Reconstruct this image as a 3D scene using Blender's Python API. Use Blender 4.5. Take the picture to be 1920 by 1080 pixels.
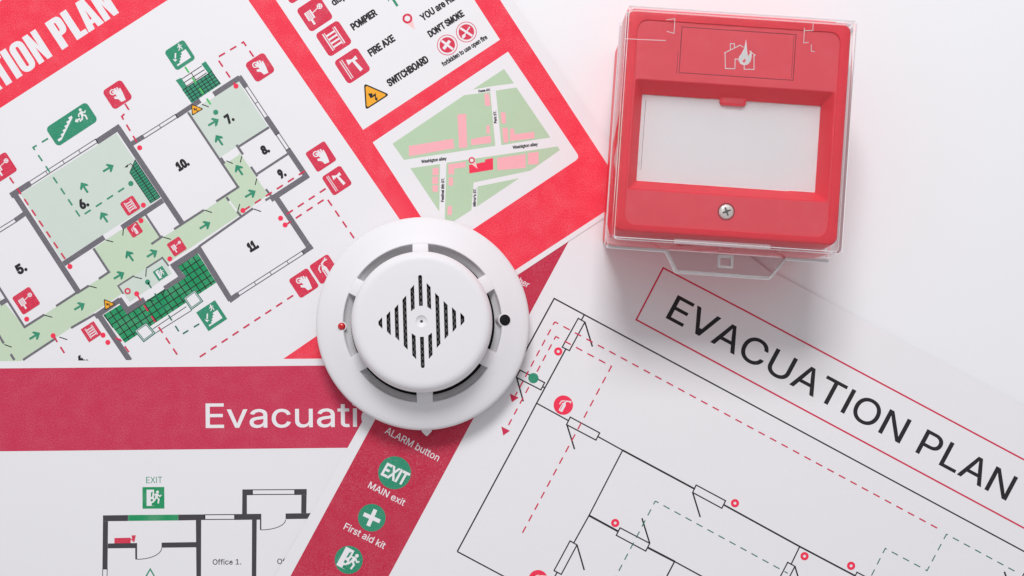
import bpy, bmesh, math, random
from mathutils import Vector, Matrix
from mathutils.geometry import tessellate_polygon, delaunay_2d_cdt

for o in list(bpy.data.objects):
    bpy.data.objects.remove(o)
SC = bpy.context.scene
COL = SC.collection
MM = 0.001
S = 4.2            # photograph pixels per millimetre on the table
H = 520.0          # camera height above the table, mm
NX, NY = 920.0, 730.0   # the point straight below the camera

# ------------------------------------------------------------------ camera
cam = bpy.data.cameras.new('camera')
cam.sensor_width = 36.0
cam.lens = 36.0 * H / (1920 / S)
cam.shift_x = (960 - NX) / 1920
cam.shift_y = (NY - 540) / 1920
cam.clip_start = 0.01
cam.clip_end = 50
co = bpy.data.objects.new('camera', cam)
COL.objects.link(co)
co.location = ((NX - 960) / S * MM, -(NY - 540) / S * MM, H * MM)
SC.camera = co
SC.render.resolution_x, SC.render.resolution_y = 1024, 576

# ------------------------------------------------------------------ light
world = bpy.data.worlds.new('World')
SC.world = world
world.use_nodes = True
bg = world.node_tree.nodes['Background']
bg.inputs['Color'].default_value = (0.965, 0.97, 1.0, 1)
bg.inputs['Strength'].default_value = 0.49


def area(name, loc, target, sx, sy, power, col):
    d = bpy.data.lights.new(name, 'AREA')
    d.shape = 'RECTANGLE'
    d.size, d.size_y = sx, sy
    d.energy = power
    d.color = col
    o = bpy.data.objects.new(name, d)
    COL.objects.link(o)
    o.location = loc
    o.rotation_euler = (Vector(target) - Vector(loc)).to_track_quat('-Z', 'Y').to_euler()
    return o


area('softbox_lamp', (-0.08, 0.90, 1.06), (0.0, 0.0, 0.0), 0.50, 0.40, 14.4, (0.99, 0.985, 1.0))
SC.cycles.max_bounces = 16
SC.cycles.transmission_bounces = 12
SC.view_settings.view_transform = 'Standard'
SC.view_settings.look = 'None'
SC.view_settings.exposure = -0.01
SC.view_settings.gamma = 1.0
SC.view_settings.use_curve_mapping = False


# ------------------------------------------------------------------ materials
def srgb(*c):
    r = []
    for v in c:
        v /= 255.0
        r.append(v / 12.92 if v <= 0.04045 else ((v + 0.055) / 1.055) ** 2.4)
    return (r[0], r[1], r[2], 1)


def mat(name, color, rough=0.5, spec=0.5, grain=0.0, gscale=2600.0, bump=0.0, bscale=60.0,
        metal=0.0, fine=0.0, mottle=0.0, coat=0.0):
    m = bpy.data.materials.new(name)
    m.use_nodes = True
    nt = m.node_tree
    b = nt.nodes['Principled BSDF']
    b.inputs['Roughness'].default_value = rough
    b.inputs['Specular IOR Level'].default_value = spec
    b.inputs['Metallic'].default_value = metal
    b.inputs['Coat Weight'].default_value = coat
    b.inputs['Base Color'].default_value = color
    tc = nt.nodes.new('ShaderNodeTexCoord')
    out = None
    if grain or mottle:
        src = None
        for amt, sc, det in ((grain, gscale, 2.0), (mottle, 130.0, 5.0)):
            if not amt:
                continue
            n = nt.nodes.new('ShaderNodeTexNoise')
            n.inputs['Scale'].default_value = sc
            n.inputs['Detail'].default_value = det
            nt.links.new(tc.outputs['Object'], n.inputs['Vector'])
            mr = nt.nodes.new('ShaderNodeMapRange')
            mr.inputs['From Min'].default_value = 0.3
            mr.inputs['From Max'].default_value = 0.7
            mr.inputs['To Min'].default_value = -amt
            mr.inputs['To Max'].default_value = amt
            nt.links.new(n.outputs['Fac'], mr.inputs['Value'])
            if src is None:
                src = mr.outputs['Result']
            else:
                ad = nt.nodes.new('ShaderNodeMath')
                ad.operation = 'ADD'
                nt.links.new(src, ad.inputs[0])
                nt.links.new(mr.outputs['Result'], ad.inputs[1])
                src = ad.outputs[0]
        # paper shows a little through thin ink (positive), ink pools a little (negative)
        h = nt.nodes.new('ShaderNodeMixRGB')
        h.blend_type = 'MIX'
        h.inputs['Color1'].default_value = color
        h.inputs['Color2'].default_value = (0.80, 0.78, 0.79, 1)
        mx = nt.nodes.new('ShaderNodeMath')
        mx.operation = 'MAXIMUM'
        mx.inputs[1].default_value = 0.0
        nt.links.new(src, mx.inputs[0])
        nt.links.new(mx.outputs[0], h.inputs['Fac'])
        d = nt.nodes.new('ShaderNodeMixRGB')
        d.inputs['Color2'].default_value = (color[0] * 0.55, color[1] * 0.3, color[2] * 0.35, 1)
        mn = nt.nodes.new('ShaderNodeMath')
        mn.operation = 'MULTIPLY'
        mn.inputs[1].default_value = -1.0
        mn.use_clamp = True
        nt.links.new(src, mn.inputs[0])
        nt.links.new(h.outputs['Color'], d.inputs['Color1'])
        nt.links.new(mn.outputs[0], d.inputs['Fac'])
        nt.links.new(d.outputs['Color'], b.inputs['Base Color'])
    prev = None
    for amt, sc, dist in ((bump, bscale, 0.002), (fine, 3000.0, 0.00006)):
        if not amt:
            continue
        n = nt.nodes.new('ShaderNodeTexNoise')
        n.inputs['Scale'].default_value = sc
        n.inputs['Detail'].default_value = 3.0
        nt.links.new(tc.outputs['Object'], n.inputs['Vector'])
        bp = nt.nodes.new('ShaderNodeBump')
        bp.inputs['Strength'].default_value = amt
        bp.inputs['Distance'].default_value = dist
        nt.links.new(n.outputs['Fac'], bp.inputs['Height'])
        if prev:
            nt.links.new(prev.outputs['Normal'], bp.inputs['Normal'])
        prev = bp
    if prev:
        nt.links.new(prev.outputs['Normal'], b.inputs['Normal'])
    return m


def clear_plastic(name, tint, frost=0.0):
    m = bpy.data.materials.new(name)
    m.use_nodes = True
    nt = m.node_tree
    nt.nodes.remove(nt.nodes['Principled BSDF'])
    out = nt.nodes['Material Output']
    t = nt.nodes.new('ShaderNodeBsdfTransparent')
    t.inputs['Color'].default_value = tint
    g = nt.nodes.new('ShaderNodeBsdfGlossy')
    g.inputs['Roughness'].default_value = 0.08
    g.inputs['Color'].default_value = (1, 1, 1, 1)
    f = nt.nodes.new('ShaderNodeFresnel')
    ge = nt.nodes.new('ShaderNodeNewGeometry')
    ior = nt.nodes.new('ShaderNodeMapRange')        # the same Fresnel curve on both sides of a wall
    ior.inputs['To Min'].default_value = 1.49
    ior.inputs['To Max'].default_value = 1 / 1.49
    nt.links.new(ge.outputs['Backfacing'], ior.inputs['Value'])
    nt.links.new(ior.outputs['Result'], f.inputs['IOR'])
    mx = nt.nodes.new('ShaderNodeMixShader')
    nt.links.new(f.outputs['Fac'], mx.inputs['Fac'])
    nt.links.new(t.outputs[0], mx.inputs[1])
    nt.links.new(g.outputs[0], mx.inputs[2])
    last = mx
    if frost:
        d = nt.nodes.new('ShaderNodeBsdfDiffuse')
        d.inputs['Color'].default_value = (0.9, 0.88, 0.89, 1)
        m2 = nt.nodes.new('ShaderNodeMixShader')
        m2.inputs['Fac'].default_value = frost
        nt.links.new(mx.outputs[0], m2.inputs[1])
        nt.links.new(d.outputs[0], m2.inputs[2])
        last = m2
    nt.links.new(last.outputs[0], out.inputs['Surface'])
    return m


def glass(name, tint):
    m = bpy.data.materials.new(name)
    m.use_nodes = True
    b = m.node_tree.nodes['Principled BSDF']
    b.inputs['Base Color'].default_value = tint
    b.inputs['Roughness'].default_value = 0.0
    b.inputs['IOR'].default_value = 1.36
    b.inputs['Transmission Weight'].default_value = 1.0
    return m


INK = dict(rough=0.6, spec=0.10)
M = {
    'table': mat('white_tabletop', (0.825, 0.828, 0.845, 1), rough=0.55, spec=0.3, bump=0.05, bscale=6, fine=0.1),
    'paper': mat('white_paper', (0.795, 0.782, 0.80, 1), rough=0.65, spec=0.25, bump=0.42, bscale=13, fine=0.4),
    'coral': mat('coral_red_ink', (0.86, 0.042, 0.078, 1), grain=0.15, mottle=0.05, fine=0.3, **INK),
    'crimson': mat('crimson_ink', (0.66, 0.035, 0.080, 1), grain=0.13, mottle=0.04, **INK),
    'header_red': mat('header_crimson_ink', (0.57, 0.038, 0.092, 1), grain=0.12, mottle=0.025, fine=0.3, **INK),
    'band_red': mat('band_crimson_ink', (0.53, 0.030, 0.070, 1), grain=0.11, mottle=0.025, fine=0.3, **INK),
    'dot_red': mat('dot_red_ink', (0.88, 0.035, 0.090, 1), grain=0.08, **INK),
    'dash_red': mat('dash_red_ink', (0.63, 0.030, 0.085, 1), grain=0.08, **INK),
    'green': mat('green_ink', (0.030, 0.27, 0.155, 1), grain=0.12, mottle=0.03, **INK),
    'leaf': mat('bright_green_ink', (0.018, 0.29, 0.115, 1), grain=0.08, mottle=0.08, **INK),
    'lime': mat('light_green_ink', (0.08, 0.52, 0.12, 1), grain=0.05, **INK),
    'teal': mat('thin_teal_ink', (0.02, 0.17, 0.115, 1), grain=0.05, **INK),
    'room': mat('pale_room_ink', (0.60, 0.68, 0.615, 1), grain=0.05, mottle=0.02, **INK),
    'hall': mat('pale_hall_ink', (0.55, 0.665, 0.50, 1), grain=0.05, mottle=0.02, **INK),
    'park': mat('park_green_ink', (0.47, 0.62, 0.425, 1), grain=0.09, mottle=0.02, **INK),
    'pink': mat('pink_ink', (0.91, 0.43, 0.47, 1), grain=0.10, **INK),
    'blush': mat('blush_ink', (0.90, 0.58, 0.57, 1), grain=0.05, **INK),
    'grey': mat('grey_wall_ink', (0.155, 0.145, 0.168, 1), grain=0.14, mottle=0.03, **INK),
    'dark': mat('dark_wall_ink', (0.062, 0.058, 0.066, 1), grain=0.04, **INK),
    'black': mat('black_ink', (0.024, 0.022, 0.026, 1), grain=0.03, **INK),
    'yellow': mat('amber_ink', (0.88, 0.40, 0.03, 1), grain=0.05, **INK),
    'plastic': mat('white_plastic', (0.765, 0.75, 0.77, 1), rough=0.45, spec=0.25, fine=0.12),
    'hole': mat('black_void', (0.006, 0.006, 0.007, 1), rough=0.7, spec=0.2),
    'wire': mat('steel_mesh', (0.24, 0.24, 0.24, 1), rough=0.4, metal=0.5),
    'led': mat('red_lens', (0.58, 0.003, 0.008, 1), rough=0.08, spec=0.6, coat=0.6),
    'case': mat('red_gloss_plastic', (0.97, 0.040, 0.068, 1), rough=0.36, spec=0.32, fine=0.06),
    'panel': mat('red_satin_plastic', (0.94, 0.080, 0.112, 1), rough=0.42, spec=0.4, mottle=0.02, fine=0.1),
    'groove': mat('dark_red_groove', (0.40, 0.02, 0.04, 1), rough=0.5),
    'card': mat('white_card', (0.955, 0.965, 0.98, 1), rough=0.5, spec=0.3),
    'steel': mat('screw_steel', (0.86, 0.82, 0.78, 1), rough=0.4, metal=0.35),
    'slot': mat('screw_recess', (0.16, 0.15, 0.14, 1), rough=0.4, metal=0.8),
    'print': mat('white_print', (0.85, 0.83, 0.83, 1), rough=0.5),
    'clear': glass('clear_plastic', (1.0, 1.0, 1.0, 1)),
    'reflection_haze': clear_plastic('pale_reflection_strip', (0.97, 0.96, 0.97, 1), 0.18),  # part-frosted white that stands in for a reflection on the cover
    'smoky': glass('clear_plastic_thick', (0.82, 0.79, 0.80, 1)),
    'rim': clear_plastic('clear_plastic_rim', (0.97, 0.96, 0.965, 1), 0.82),
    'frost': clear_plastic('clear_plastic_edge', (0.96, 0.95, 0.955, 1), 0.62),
}


# ------------------------------------------------------------------ object helpers
def link(name, me, material, parent=None, loc=None):
    o = bpy.data.objects.new(name, me)
    COL.objects.link(o)
    if material:
        me.materials.append(M[material] if isinstance(material, str) else material)
    if parent:
        o.parent = parent
    if loc:
        o.location = loc
    return o


def thing(name, label, cat, loc, rot=(0, 0, 0), group=None):
    o = bpy.data.objects.new(name, None)
    o.empty_display_size = 0.01
    COL.objects.link(o)
    o.location = loc
    o.rotation_euler = rot
    o['label'] = label
    o['category'] = cat
    if group:
        o['group'] = group
    return o


def smooth(me, deg=35):
    for p in me.polygons:
        p.use_smooth = True
    me.set_sharp_from_angle(angle=math.radians(deg))


def bm_obj(name, bm, material, parent, deg=35):
    bmesh.ops.recalc_face_normals(bm, faces=bm.faces)
    me = bpy.data.meshes.new(name)
    bm.to_mesh(me)
    bm.free()
    smooth(me, deg)
    return link(name, me, material, parent)
# ------------------------------------------------------------------ lettering: outlines per character, 1000 = cap height
GLYPHS = {" ": (369, ""),
'A': (943, "32,0 396,1000 543,1000 910,0 777,0 564,595 519,732 456,940 482,940 418,729 374,595 167,0|216,279 216,391 727,391 727,279"),
'B': (897, "118,0 118,1000 474,1000 539,996 597,984 646,964 688,938 722,906 749,869 767,827 779,783 783,735 780,695 773,660 760,629 700,562 619,524 619,515 651,510 682,499 714,483 743,460 769,432 791,399 808,361 818,317 821,268 818,219 806,173 787,131 759,94 722,62 677,35 623,16 558,4 485,0|245,112 481,112 552,117 607,132 648,157 676,189 693,226 699,268 696,301 687,332 673,361 654,388 630,410 601,429 567,443 530,451 488,454 245,454|245,561 468,561 566,582 593,598 616,618 635,642 649,669 658,699 660,732 655,773 640,811 614,843 578,868 531,883 472,888 245,888"),
'C': (1003, "526,-13 442,-6 366,14 295,49 233,96 180,156 137,227 105,308 86,399 79,499 86,600 105,691 137,773 180,844 233,903 295,951 366,986 442,1006 526,1013 669,991 712,974 753,952 790,926 824,896 854,861 880,822 902,780 918,734 930,685 803,685 765,776 702,842 620,883 526,896 466,891 411,875 361,850 316,814 277,769 246,715 222,652 208,580 203,499 208,419 222,347 246,284 278,230 316,185 361,150 412,124 467,109 526,104 620,118 702,158 765,225 803,315 930,315 918,266 902,220 881,178 855,140 825,105 791,74 753,48 713,26 669,9 623,-3 576,-11"),
'D': (987, "430,0 189,0 189,112 422,112 499,117 567,133 625,159 674,194 714,239 745,293 767,355 780,425 785,502 780,578 767,647 745,709 715,762 676,806 628,842 572,867 507,883 434,888 183,888 183,1000 443,1000 536,993 619,973 693,940 757,895 810,838 852,769 883,689 901,601 907,502 901,403 883,313 852,233 809,164 755,106 689,60 613,27 527,7|245,1000 245,0 118,0 118,1000"),
'E': (823, "118,0 118,1000 732,1000 732,888 245,888 245,562 699,562 699,450 245,450 245,112 738,112 738,0"),
'F': (806, "118,0 118,1000 726,1000 726,888 245,888 245,547 681,547 681,435 245,435 245,0"),
'H': (1016, "118,0 118,1000 245,1000 245,568 771,568 771,1000 898,1000 898,0 771,0 771,456 245,456 245,0"),
'I': (363, "118,0 118,1000 245,1000 245,0"),
'K': (917, "205,286 205,425 273,513 343,596 416,677 715,1000 881,1000 454,542 448,543|118,0 118,1000 245,1000 245,657 244,442 245,380 245,0|732,0 369,509 448,608 882,0"),
'L': (772, "118,0 118,1000 245,1000 245,112 710,112 710,0"),
'M': (1235, "118,0 118,1000 298,1000 545,368 565,312 588,241 612,165 632,96 604,96 625,162 649,238 672,311 693,368 936,1000 1116,1000 1116,0 991,0 991,572 992,643 993,725 995,812 997,899 1008,899 978,805 947,713 919,633 896,572 672,0 562,0 335,572 313,631 285,710 254,801 220,899 234,899 236,818 238,731 239,646 240,572 240,0"),
'N': (1029, "118,0 118,1000 268,1000 674,359 713,296 762,210 813,108 796,105 788,213 785,309 784,383 784,1000 911,1000 911,0 760,0 397,570 349,650 291,749 211,889 234,892 240,754 244,645 246,572 246,0"),
'O': (1048, "525,-13 442,-6 366,14 296,49 233,96 181,156 137,227 105,308 86,399 79,499 86,600 105,691 137,773 181,844 233,903 296,951 366,986 442,1006 525,1013 608,1006 684,986 754,951 816,903 869,844 912,773 944,691 963,600 969,499 963,399 944,308 912,227 869,156 816,96 754,49 684,14 608,-6|525,104 583,109 637,124 687,149 732,184 771,229 803,283 827,347 841,419 846,499 841,581 827,653 803,717 771,771 732,816 687,851 637,876 583,891 525,896 467,891 413,876 362,850 317,815 278,770 246,716 222,653 208,580 203,499 208,419 222,347 246,284 278,229 317,185 362,150 413,124 467,109"),
'P': (874, "118,0 118,1000 462,1000 535,995 599,981 653,958 699,927 737,889 766,845 787,795 799,741 803,683 799,626 787,572 766,522 737,477 699,439 653,407 599,384 535,370 462,365 215,365 215,477 457,477 506,479 548,488 584,503 613,523 637,548 655,577 667,610 675,645 677,683 675,722 667,757 655,789 637,818 613,842 584,862 548,877 505,886 456,889 245,889 245,0"),
'R': (883, "118,0 118,1000 464,1000 536,996 600,982 655,960 701,931 738,894 767,851 788,803 801,750 805,692 801,634 788,582 767,534 738,491 701,456 654,427 599,406 536,393 464,389 189,389 189,501 459,501 508,504 550,512 585,524 615,542 638,564 656,591 669,621 676,655 679,692 676,730 669,765 656,796 638,823 614,846 585,864 549,878 507,886 458,889 245,889 245,0|694,0 452,450 595,450 841,0"),
'S': (878, "440,-17 370,-13 307,-2 251,18 201,45 159,78 126,118 100,163 83,214 75,268 205,268 212,232 224,200 243,172 266,149 295,130 327,115 440,97 484,99 524,106 562,118 596,135 624,156 648,181 665,209 676,240 679,274 676,304 667,330 653,352 582,402 481,437 361,470 285,497 221,529 169,568 132,615 110,670 102,732 107,786 122,836 147,880 181,919 222,952 270,979 325,998 383,1010 446,1013 510,1010 568,998 621,978 668,952 708,920 741,882 766,839 782,793 788,743 663,743 652,789 629,828 594,860 550,883 499,897 442,901 401,899 363,892 329,880 299,864 273,845 253,822 238,796 229,768 226,738 230,706 240,679 257,656 333,606 417,577 519,549 612,518 705,467 776,388 791,354 800,316 803,272 798,220 784,170 760,125 727,84 685,49 636,21 578,0 512,-13"),
'T': (882, "62,888 62,1000 819,1000 819,888 505,888 505,0 379,0 379,888"),
'U': (1017, "509,-16 433,-11 365,4 303,30 248,65 203,107 166,157 140,213 123,274 118,340 118,1000 244,1000 244,350 248,304 259,261 277,222 301,187 331,158 368,134 410,116 457,105 509,101 561,105 608,116 650,134 686,158 716,187 740,222 758,261 768,304 772,350 772,1000 899,1000 899,340 893,274 877,213 850,157 814,107 768,65 714,30 653,4 584,-11"),
'V': (943, "401,0 32,1000 166,1000 378,405 423,270 487,60 461,60 525,271 569,405 776,1000 910,1000 546,0"),
'W': (1349, "305,0 32,1000 162,1000 321,385 345,286 367,184 387,78 372,78 393,184 415,286 440,385 602,1000 746,1000 907,385 933,286 956,184 977,78 960,78 981,184 1003,286 1028,385 1186,1000 1316,1000 1042,0 895,0 723,635 691,769 660,934 687,934 658,776 625,635 453,0"),
'X': (932, "36,0 427,559 427,464 58,1000 205,1000 350,787 401,710 439,647 479,574 456,574 495,646 534,710 587,787 734,1000 877,1000 509,470 509,564 896,0 750,0 574,254 528,324 491,384 453,454 481,454 443,386 405,326 357,254 180,0"),
'Y': (928, "400,0 400,409 32,1000 179,1000 378,677 437,574 491,453 440,453 494,576 551,677 749,1000 895,1000 527,409 527,0"),
"'": (405, "153,624 138,1000 266,1000 252,624"),
'.': (369, "187,-9 164,-6 143,3 124,17 109,36 100,57 97,81 100,104 109,126 124,144 143,159 164,168 187,170 211,168 232,159 251,144 266,126 274,104 277,81 274,57 266,36 251,17 232,3 211,-6"),
'0': (891, "446,-13 375,-7 312,14 255,47 207,94 167,152 135,223 112,305 99,397 94,499 99,602 113,694 136,776 168,847 208,906 256,952 312,986 375,1007 446,1013 516,1007 579,986 635,952 683,906 723,847 755,776 778,694 792,602 797,499 792,397 778,305 755,223 724,152 684,94 636,47 580,14 516,-7|446,97 492,103 534,118 570,145 602,181 628,227 649,283 664,347 673,419 676,499 673,581 664,653 649,717 628,773 602,819 570,855 534,882 492,898 446,903 399,898 357,882 320,855 289,819 263,773 242,717 227,653 218,581 215,499 218,419 227,347 242,283 263,227 289,181 320,145 357,118 399,103"),
'1': (891, "150,0 150,107 768,107 768,0|542,1000 542,0 417,0 417,881 411,881 169,703 169,839 390,1000"),
'2': (891, "126,0 126,93 460,450 555,555 611,642 630,730 627,764 618,795 605,823 586,847 564,867 537,883 440,903 402,901 369,893 339,880 312,862 290,839 273,813 260,782 252,749 250,711 129,711 133,769 147,822 169,869 200,912 237,947 281,976 331,997 384,1009 442,1013 500,1009 553,997 601,976 644,948 680,915 710,875 732,831 745,783 749,732 729,624 660,508 525,353 300,119 300,111 765,111 765,0"),
'3': (891, "428,-13 369,-10 313,1 261,19 213,44 172,75 138,113 111,156 94,205 86,259 215,259 221,226 232,197 249,171 270,149 295,131 325,116 430,98 541,119 571,136 597,157 618,183 634,212 644,246 647,285 644,320 635,354 621,386 601,414 574,439 540,459 499,474 451,484 395,487 308,487 308,588 566,881 566,889 137,889 137,1000 732,1000 732,905 415,547 415,568 486,570 549,562 606,542 655,514 696,479 729,437 753,390 768,339 772,285 768,229 753,177 728,130 695,88 655,53 607,24 553,3 493,-9"),
'4': (891, "78,207 78,311 485,1000 611,1000 213,326 213,319 812,319 812,207|554,0 554,238 554,287 554,624 674,624 674,0"),
'5': (891, "435,-13 377,-10 324,2 275,22 231,48 194,80 163,118 139,161 124,207 117,256 240,256 245,227 256,200 271,175 341,118 435,98 474,101 510,111 543,127 572,148 597,174 617,205 632,240 641,278 644,319 641,360 632,399 616,435 596,466 570,493 540,515 506,531 469,541 428,544 329,528 252,483 132,497 189,1000 720,1000 720,889 296,889 263,593 268,593 349,639 451,656 495,653 538,645 578,631 615,612 648,589 678,561 705,529 727,493 745,454 758,412 766,368 768,321 764,259 749,201 725,149 693,102 653,62 607,30 554,6 497,-9"),
'6': (891, "445,-13 385,-9 330,5 280,29 235,61 197,100 166,146 143,199 129,256 125,318 128,367 139,417 157,470 270,669 496,1000 633,1000 297,513 286,513 324,565 385,603 462,617 520,613 573,600 621,579 663,550 698,514 727,471 748,423 760,368 764,309 760,249 746,193 723,143 692,98 654,59 609,28 559,5 504,-9|445,95 482,98 517,108 548,123 575,144 599,169 618,199 632,233 641,269 644,309 641,349 632,386 618,419 599,449 575,474 548,494 517,509 482,518 445,521 408,518 373,510 342,495 314,474 290,450 271,420 257,387 248,351 246,311 248,271 257,234 271,200 290,170 314,144 342,123 373,108 408,98"),
'7': (891, "191,0 636,881 636,889 122,889 122,1000 768,1000 768,882 324,0"),
'8': (891, "445,-13 380,-9 321,3 266,22 219,49 178,82 146,121 121,166 107,214 102,266 105,307 113,346 128,384 147,418 171,448 199,474 230,495 264,511 300,520 300,525 254,542 215,569 182,605 158,648 143,696 138,748 143,797 156,842 178,884 208,921 244,953 287,979 335,998 388,1010 445,1013 501,1010 554,998 602,979 644,953 681,921 710,884 733,842 746,797 750,748 745,696 731,649 706,605 674,569 635,542 591,525 591,520 626,511 659,495 690,474 718,448 742,418 761,384 776,346 785,307 788,266 783,214 768,166 744,121 711,82 671,49 623,22 569,3 509,-9|445,97 487,99 526,106 560,118 590,135 615,155 635,180 650,208 659,239 662,272 659,308 649,341 634,371 612,397 587,420 556,438 522,452 485,460 445,462 404,460 367,452 333,438 302,420 276,397 255,371 239,341 230,308 227,272 230,239 239,208 253,180 274,155 299,135 329,118 364,106 402,99|445,569 539,590 564,606 586,626 604,650 617,677 625,706 628,738 625,770 617,800 605,826 587,849 566,868 541,884 445,904 349,884 323,868 302,849 284,826 271,800 264,770 261,738 264,706 271,677 284,650 302,626 323,606 349,590"),
'9': (891, "444,1013 504,1009 559,995 610,971 654,939 692,900 723,854 746,801 760,744 764,682 761,633 750,583 733,530 619,331 394,0 256,0 593,487 604,487 565,435 505,397 428,383 370,387 317,400 269,421 227,450 192,486 163,529 142,577 129,632 125,691 129,752 143,807 166,858 198,903 235,941 280,972 330,995 385,1009|444,905 408,902 374,892 342,877 314,856 291,831 272,801 258,767 249,731 246,691 249,651 258,614 272,581 291,551 314,526 342,506 374,491 408,482 444,479 482,482 516,490 548,505 575,526 599,550 618,580 632,613 641,649 644,689 641,729 632,766 618,800 599,830 576,856 548,877 517,892 482,902"),
'a': (765, "314,-17 268,-14 226,-5 186,10 150,30 119,56 94,88 75,124 63,166 60,212 63,252 71,287 85,316 104,341 126,362 152,380 246,414 350,432 459,446 521,462 533,471 539,484 542,501 542,505 524,583 471,633 385,650 293,634 231,591 197,538 81,572 100,615 125,650 154,680 187,704 223,724 261,738 381,756 470,746 562,708 589,688 613,661 634,630 649,591 659,546 662,494 662,0 544,0 544,102 536,102 495,48 423,2|335,89 377,92 415,101 448,115 476,135 499,157 518,183 531,211 539,241 542,271 542,373 510,358 455,346 394,337 345,330 264,312 203,274 191,255 183,233 181,206 200,142 255,103"),
'b': (834, "451,-16 408,-13 371,-6 339,7 271,61 232,115 220,115 220,0 103,0 103,1000 223,1000 223,628 232,628 270,680 337,733 369,745 406,753 450,756 510,750 565,735 615,709 659,673 697,628 727,575 749,514 763,446 767,371 763,296 749,228 727,166 697,113 660,68 616,32 566,5 511,-11|433,92 477,96 515,108 549,129 578,156 602,190 621,229 634,273 642,321 645,372 642,423 634,470 621,513 603,552 579,585 550,612 516,632 477,644 433,648 389,644 351,633 317,613 288,587 264,555 246,517 232,473 224,425 221,372 224,319 232,270 246,226 265,187 289,154 318,128 352,108 390,96"),
'c': (778, "407,-16 343,-11 283,5 230,32 182,69 142,114 110,167 86,228 72,295 67,368 72,443 86,511 110,572 142,626 182,671 230,707 283,734 343,750 407,756 511,741 600,700 668,633 711,544 595,515 571,568 531,611 476,639 407,648 361,644 320,631 285,610 256,581 232,547 213,508 200,464 192,418 189,368 192,320 200,274 213,231 232,192 256,158 285,130 320,108 361,96 407,91 477,101 532,130 573,174 598,230 713,201 671,110 602,42 512,-1"),
'd': (834, "384,-16 324,-11 269,5 219,32 175,68 138,113 107,166 85,228 72,296 67,371 72,446 85,514 108,575 138,628 176,673 220,709 270,735 325,750 385,756 428,753 466,745 497,733 565,680 602,628 611,628 611,1000 731,1000 731,0 615,0 615,115 603,115 564,61 496,7 464,-6 427,-13|402,92 445,96 483,108 517,128 546,154 570,187 589,226 602,270 610,319 613,372 610,425 602,473 589,517 570,555 547,587 518,613 484,633 445,644 402,648 358,644 318,632 284,612 255,585 232,552 213,513 200,470 192,423 189,372 192,321 200,273 213,229 232,190 256,156 285,129 319,108 358,96"),
'e': (794, "417,-16 348,-11 285,5 230,32 182,69 142,113 109,167 86,227 72,294 67,367 72,441 86,508 109,569 140,624 179,669 226,706 280,734 339,750 403,756 522,735 560,719 595,697 628,670 657,637 682,599 702,554 717,503 726,445 730,381 730,333 147,333 147,434 664,434 609,397 606,445 598,488 585,528 567,563 544,593 516,617 483,635 446,645 403,649 360,645 322,634 288,616 258,592 234,563 214,530 200,493 191,455 189,415 189,349 192,297 201,250 217,209 239,173 265,144 297,121 333,104 373,94 417,91 499,104 561,143 601,207 717,179 703,142 684,108 659,77 629,50 594,27 555,9 513,-5 466,-13"),
'f': (499, "448,746 448,643 13,643 13,746|158,0 158,848 162,889 172,924 188,955 210,981 236,1003 266,1020 368,1042 437,1036 477,1024 447,921 422,928 383,932 350,928 323,919 303,904 290,883 281,856 279,823 279,0"),
'g': (836, "407,-296 354,-294 306,-286 263,-274 162,-216 99,-136 199,-80 239,-130 303,-173 407,-191 463,-186 513,-172 555,-148 587,-113 606,-68 612,-11 612,134 602,134 563,82 496,31 464,19 427,12 383,9 325,14 271,28 221,52 177,85 139,127 108,177 85,236 72,302 67,376 72,449 85,516 108,577 139,629 176,673 221,709 271,735 326,750 385,756 429,753 467,746 498,733 566,680 605,627 615,627 615,746 732,746 732,-17 727,-78 713,-131 689,-177 656,-214 617,-244 571,-267 520,-283 465,-293|403,116 446,120 484,130 518,148 547,172 571,202 590,238 603,280 611,327 614,379 611,430 603,476 590,519 571,556 548,588 519,614 485,633 446,644 403,648 359,644 319,632 285,612 256,586 232,554 213,516 200,474 192,428 189,379 192,328 200,282 214,241 233,204 257,174 286,149 320,131 359,120"),
'h': (806, "223,446 223,0 103,0 103,1000 223,1000 223,565 201,565 227,627 260,676 299,712 344,736 393,751 447,756 495,752 540,742 580,724 616,700 646,669 670,631 688,585 698,532 702,472 702,0 582,0 582,462 577,516 562,562 537,598 503,625 461,642 413,647 378,644 346,637 316,624 289,606 267,583 248,556 235,523 226,487"),
'i': (328, "103,0 103,746 223,746 223,0|164,870 143,873 123,881 106,894 92,910 84,929 81,950 84,971 92,990 106,1006 123,1019 143,1027 164,1030 187,1027 206,1019 224,1006 237,990 246,971 248,950 246,929 237,910 224,894 206,881 187,873"),
'k': (748, "216,268 216,416 237,416 559,746 708,746 362,392 348,392|103,0 103,1000 223,1000 223,0|578,0 291,365 376,450 732,0"),
'l': (372, "274,-5 221,0 178,15 145,40 122,73 108,115 103,166 103,1000 223,1000 223,194 236,122 248,111 265,104 287,102 315,103 334,107 355,5 318,-2"),
'm': (1199, "103,0 103,746 220,746 221,581 211,581 224,618 240,651 260,680 338,739 431,759 482,754 527,737 565,709 595,672 617,629 631,579 614,579 625,614 642,646 663,674 748,737 858,759 901,756 940,747 977,731 1011,709 1039,680 1063,646 1080,604 1091,556 1095,501 1095,0 974,0 974,499 969,548 954,586 929,615 897,634 861,646 823,650 791,647 762,640 736,629 679,570 659,486 659,0 539,0 539,511 534,550 520,583 497,611 467,633 432,645 392,650 310,629 286,613 265,593 247,568 234,539 226,506 223,468 223,0"),
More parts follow.
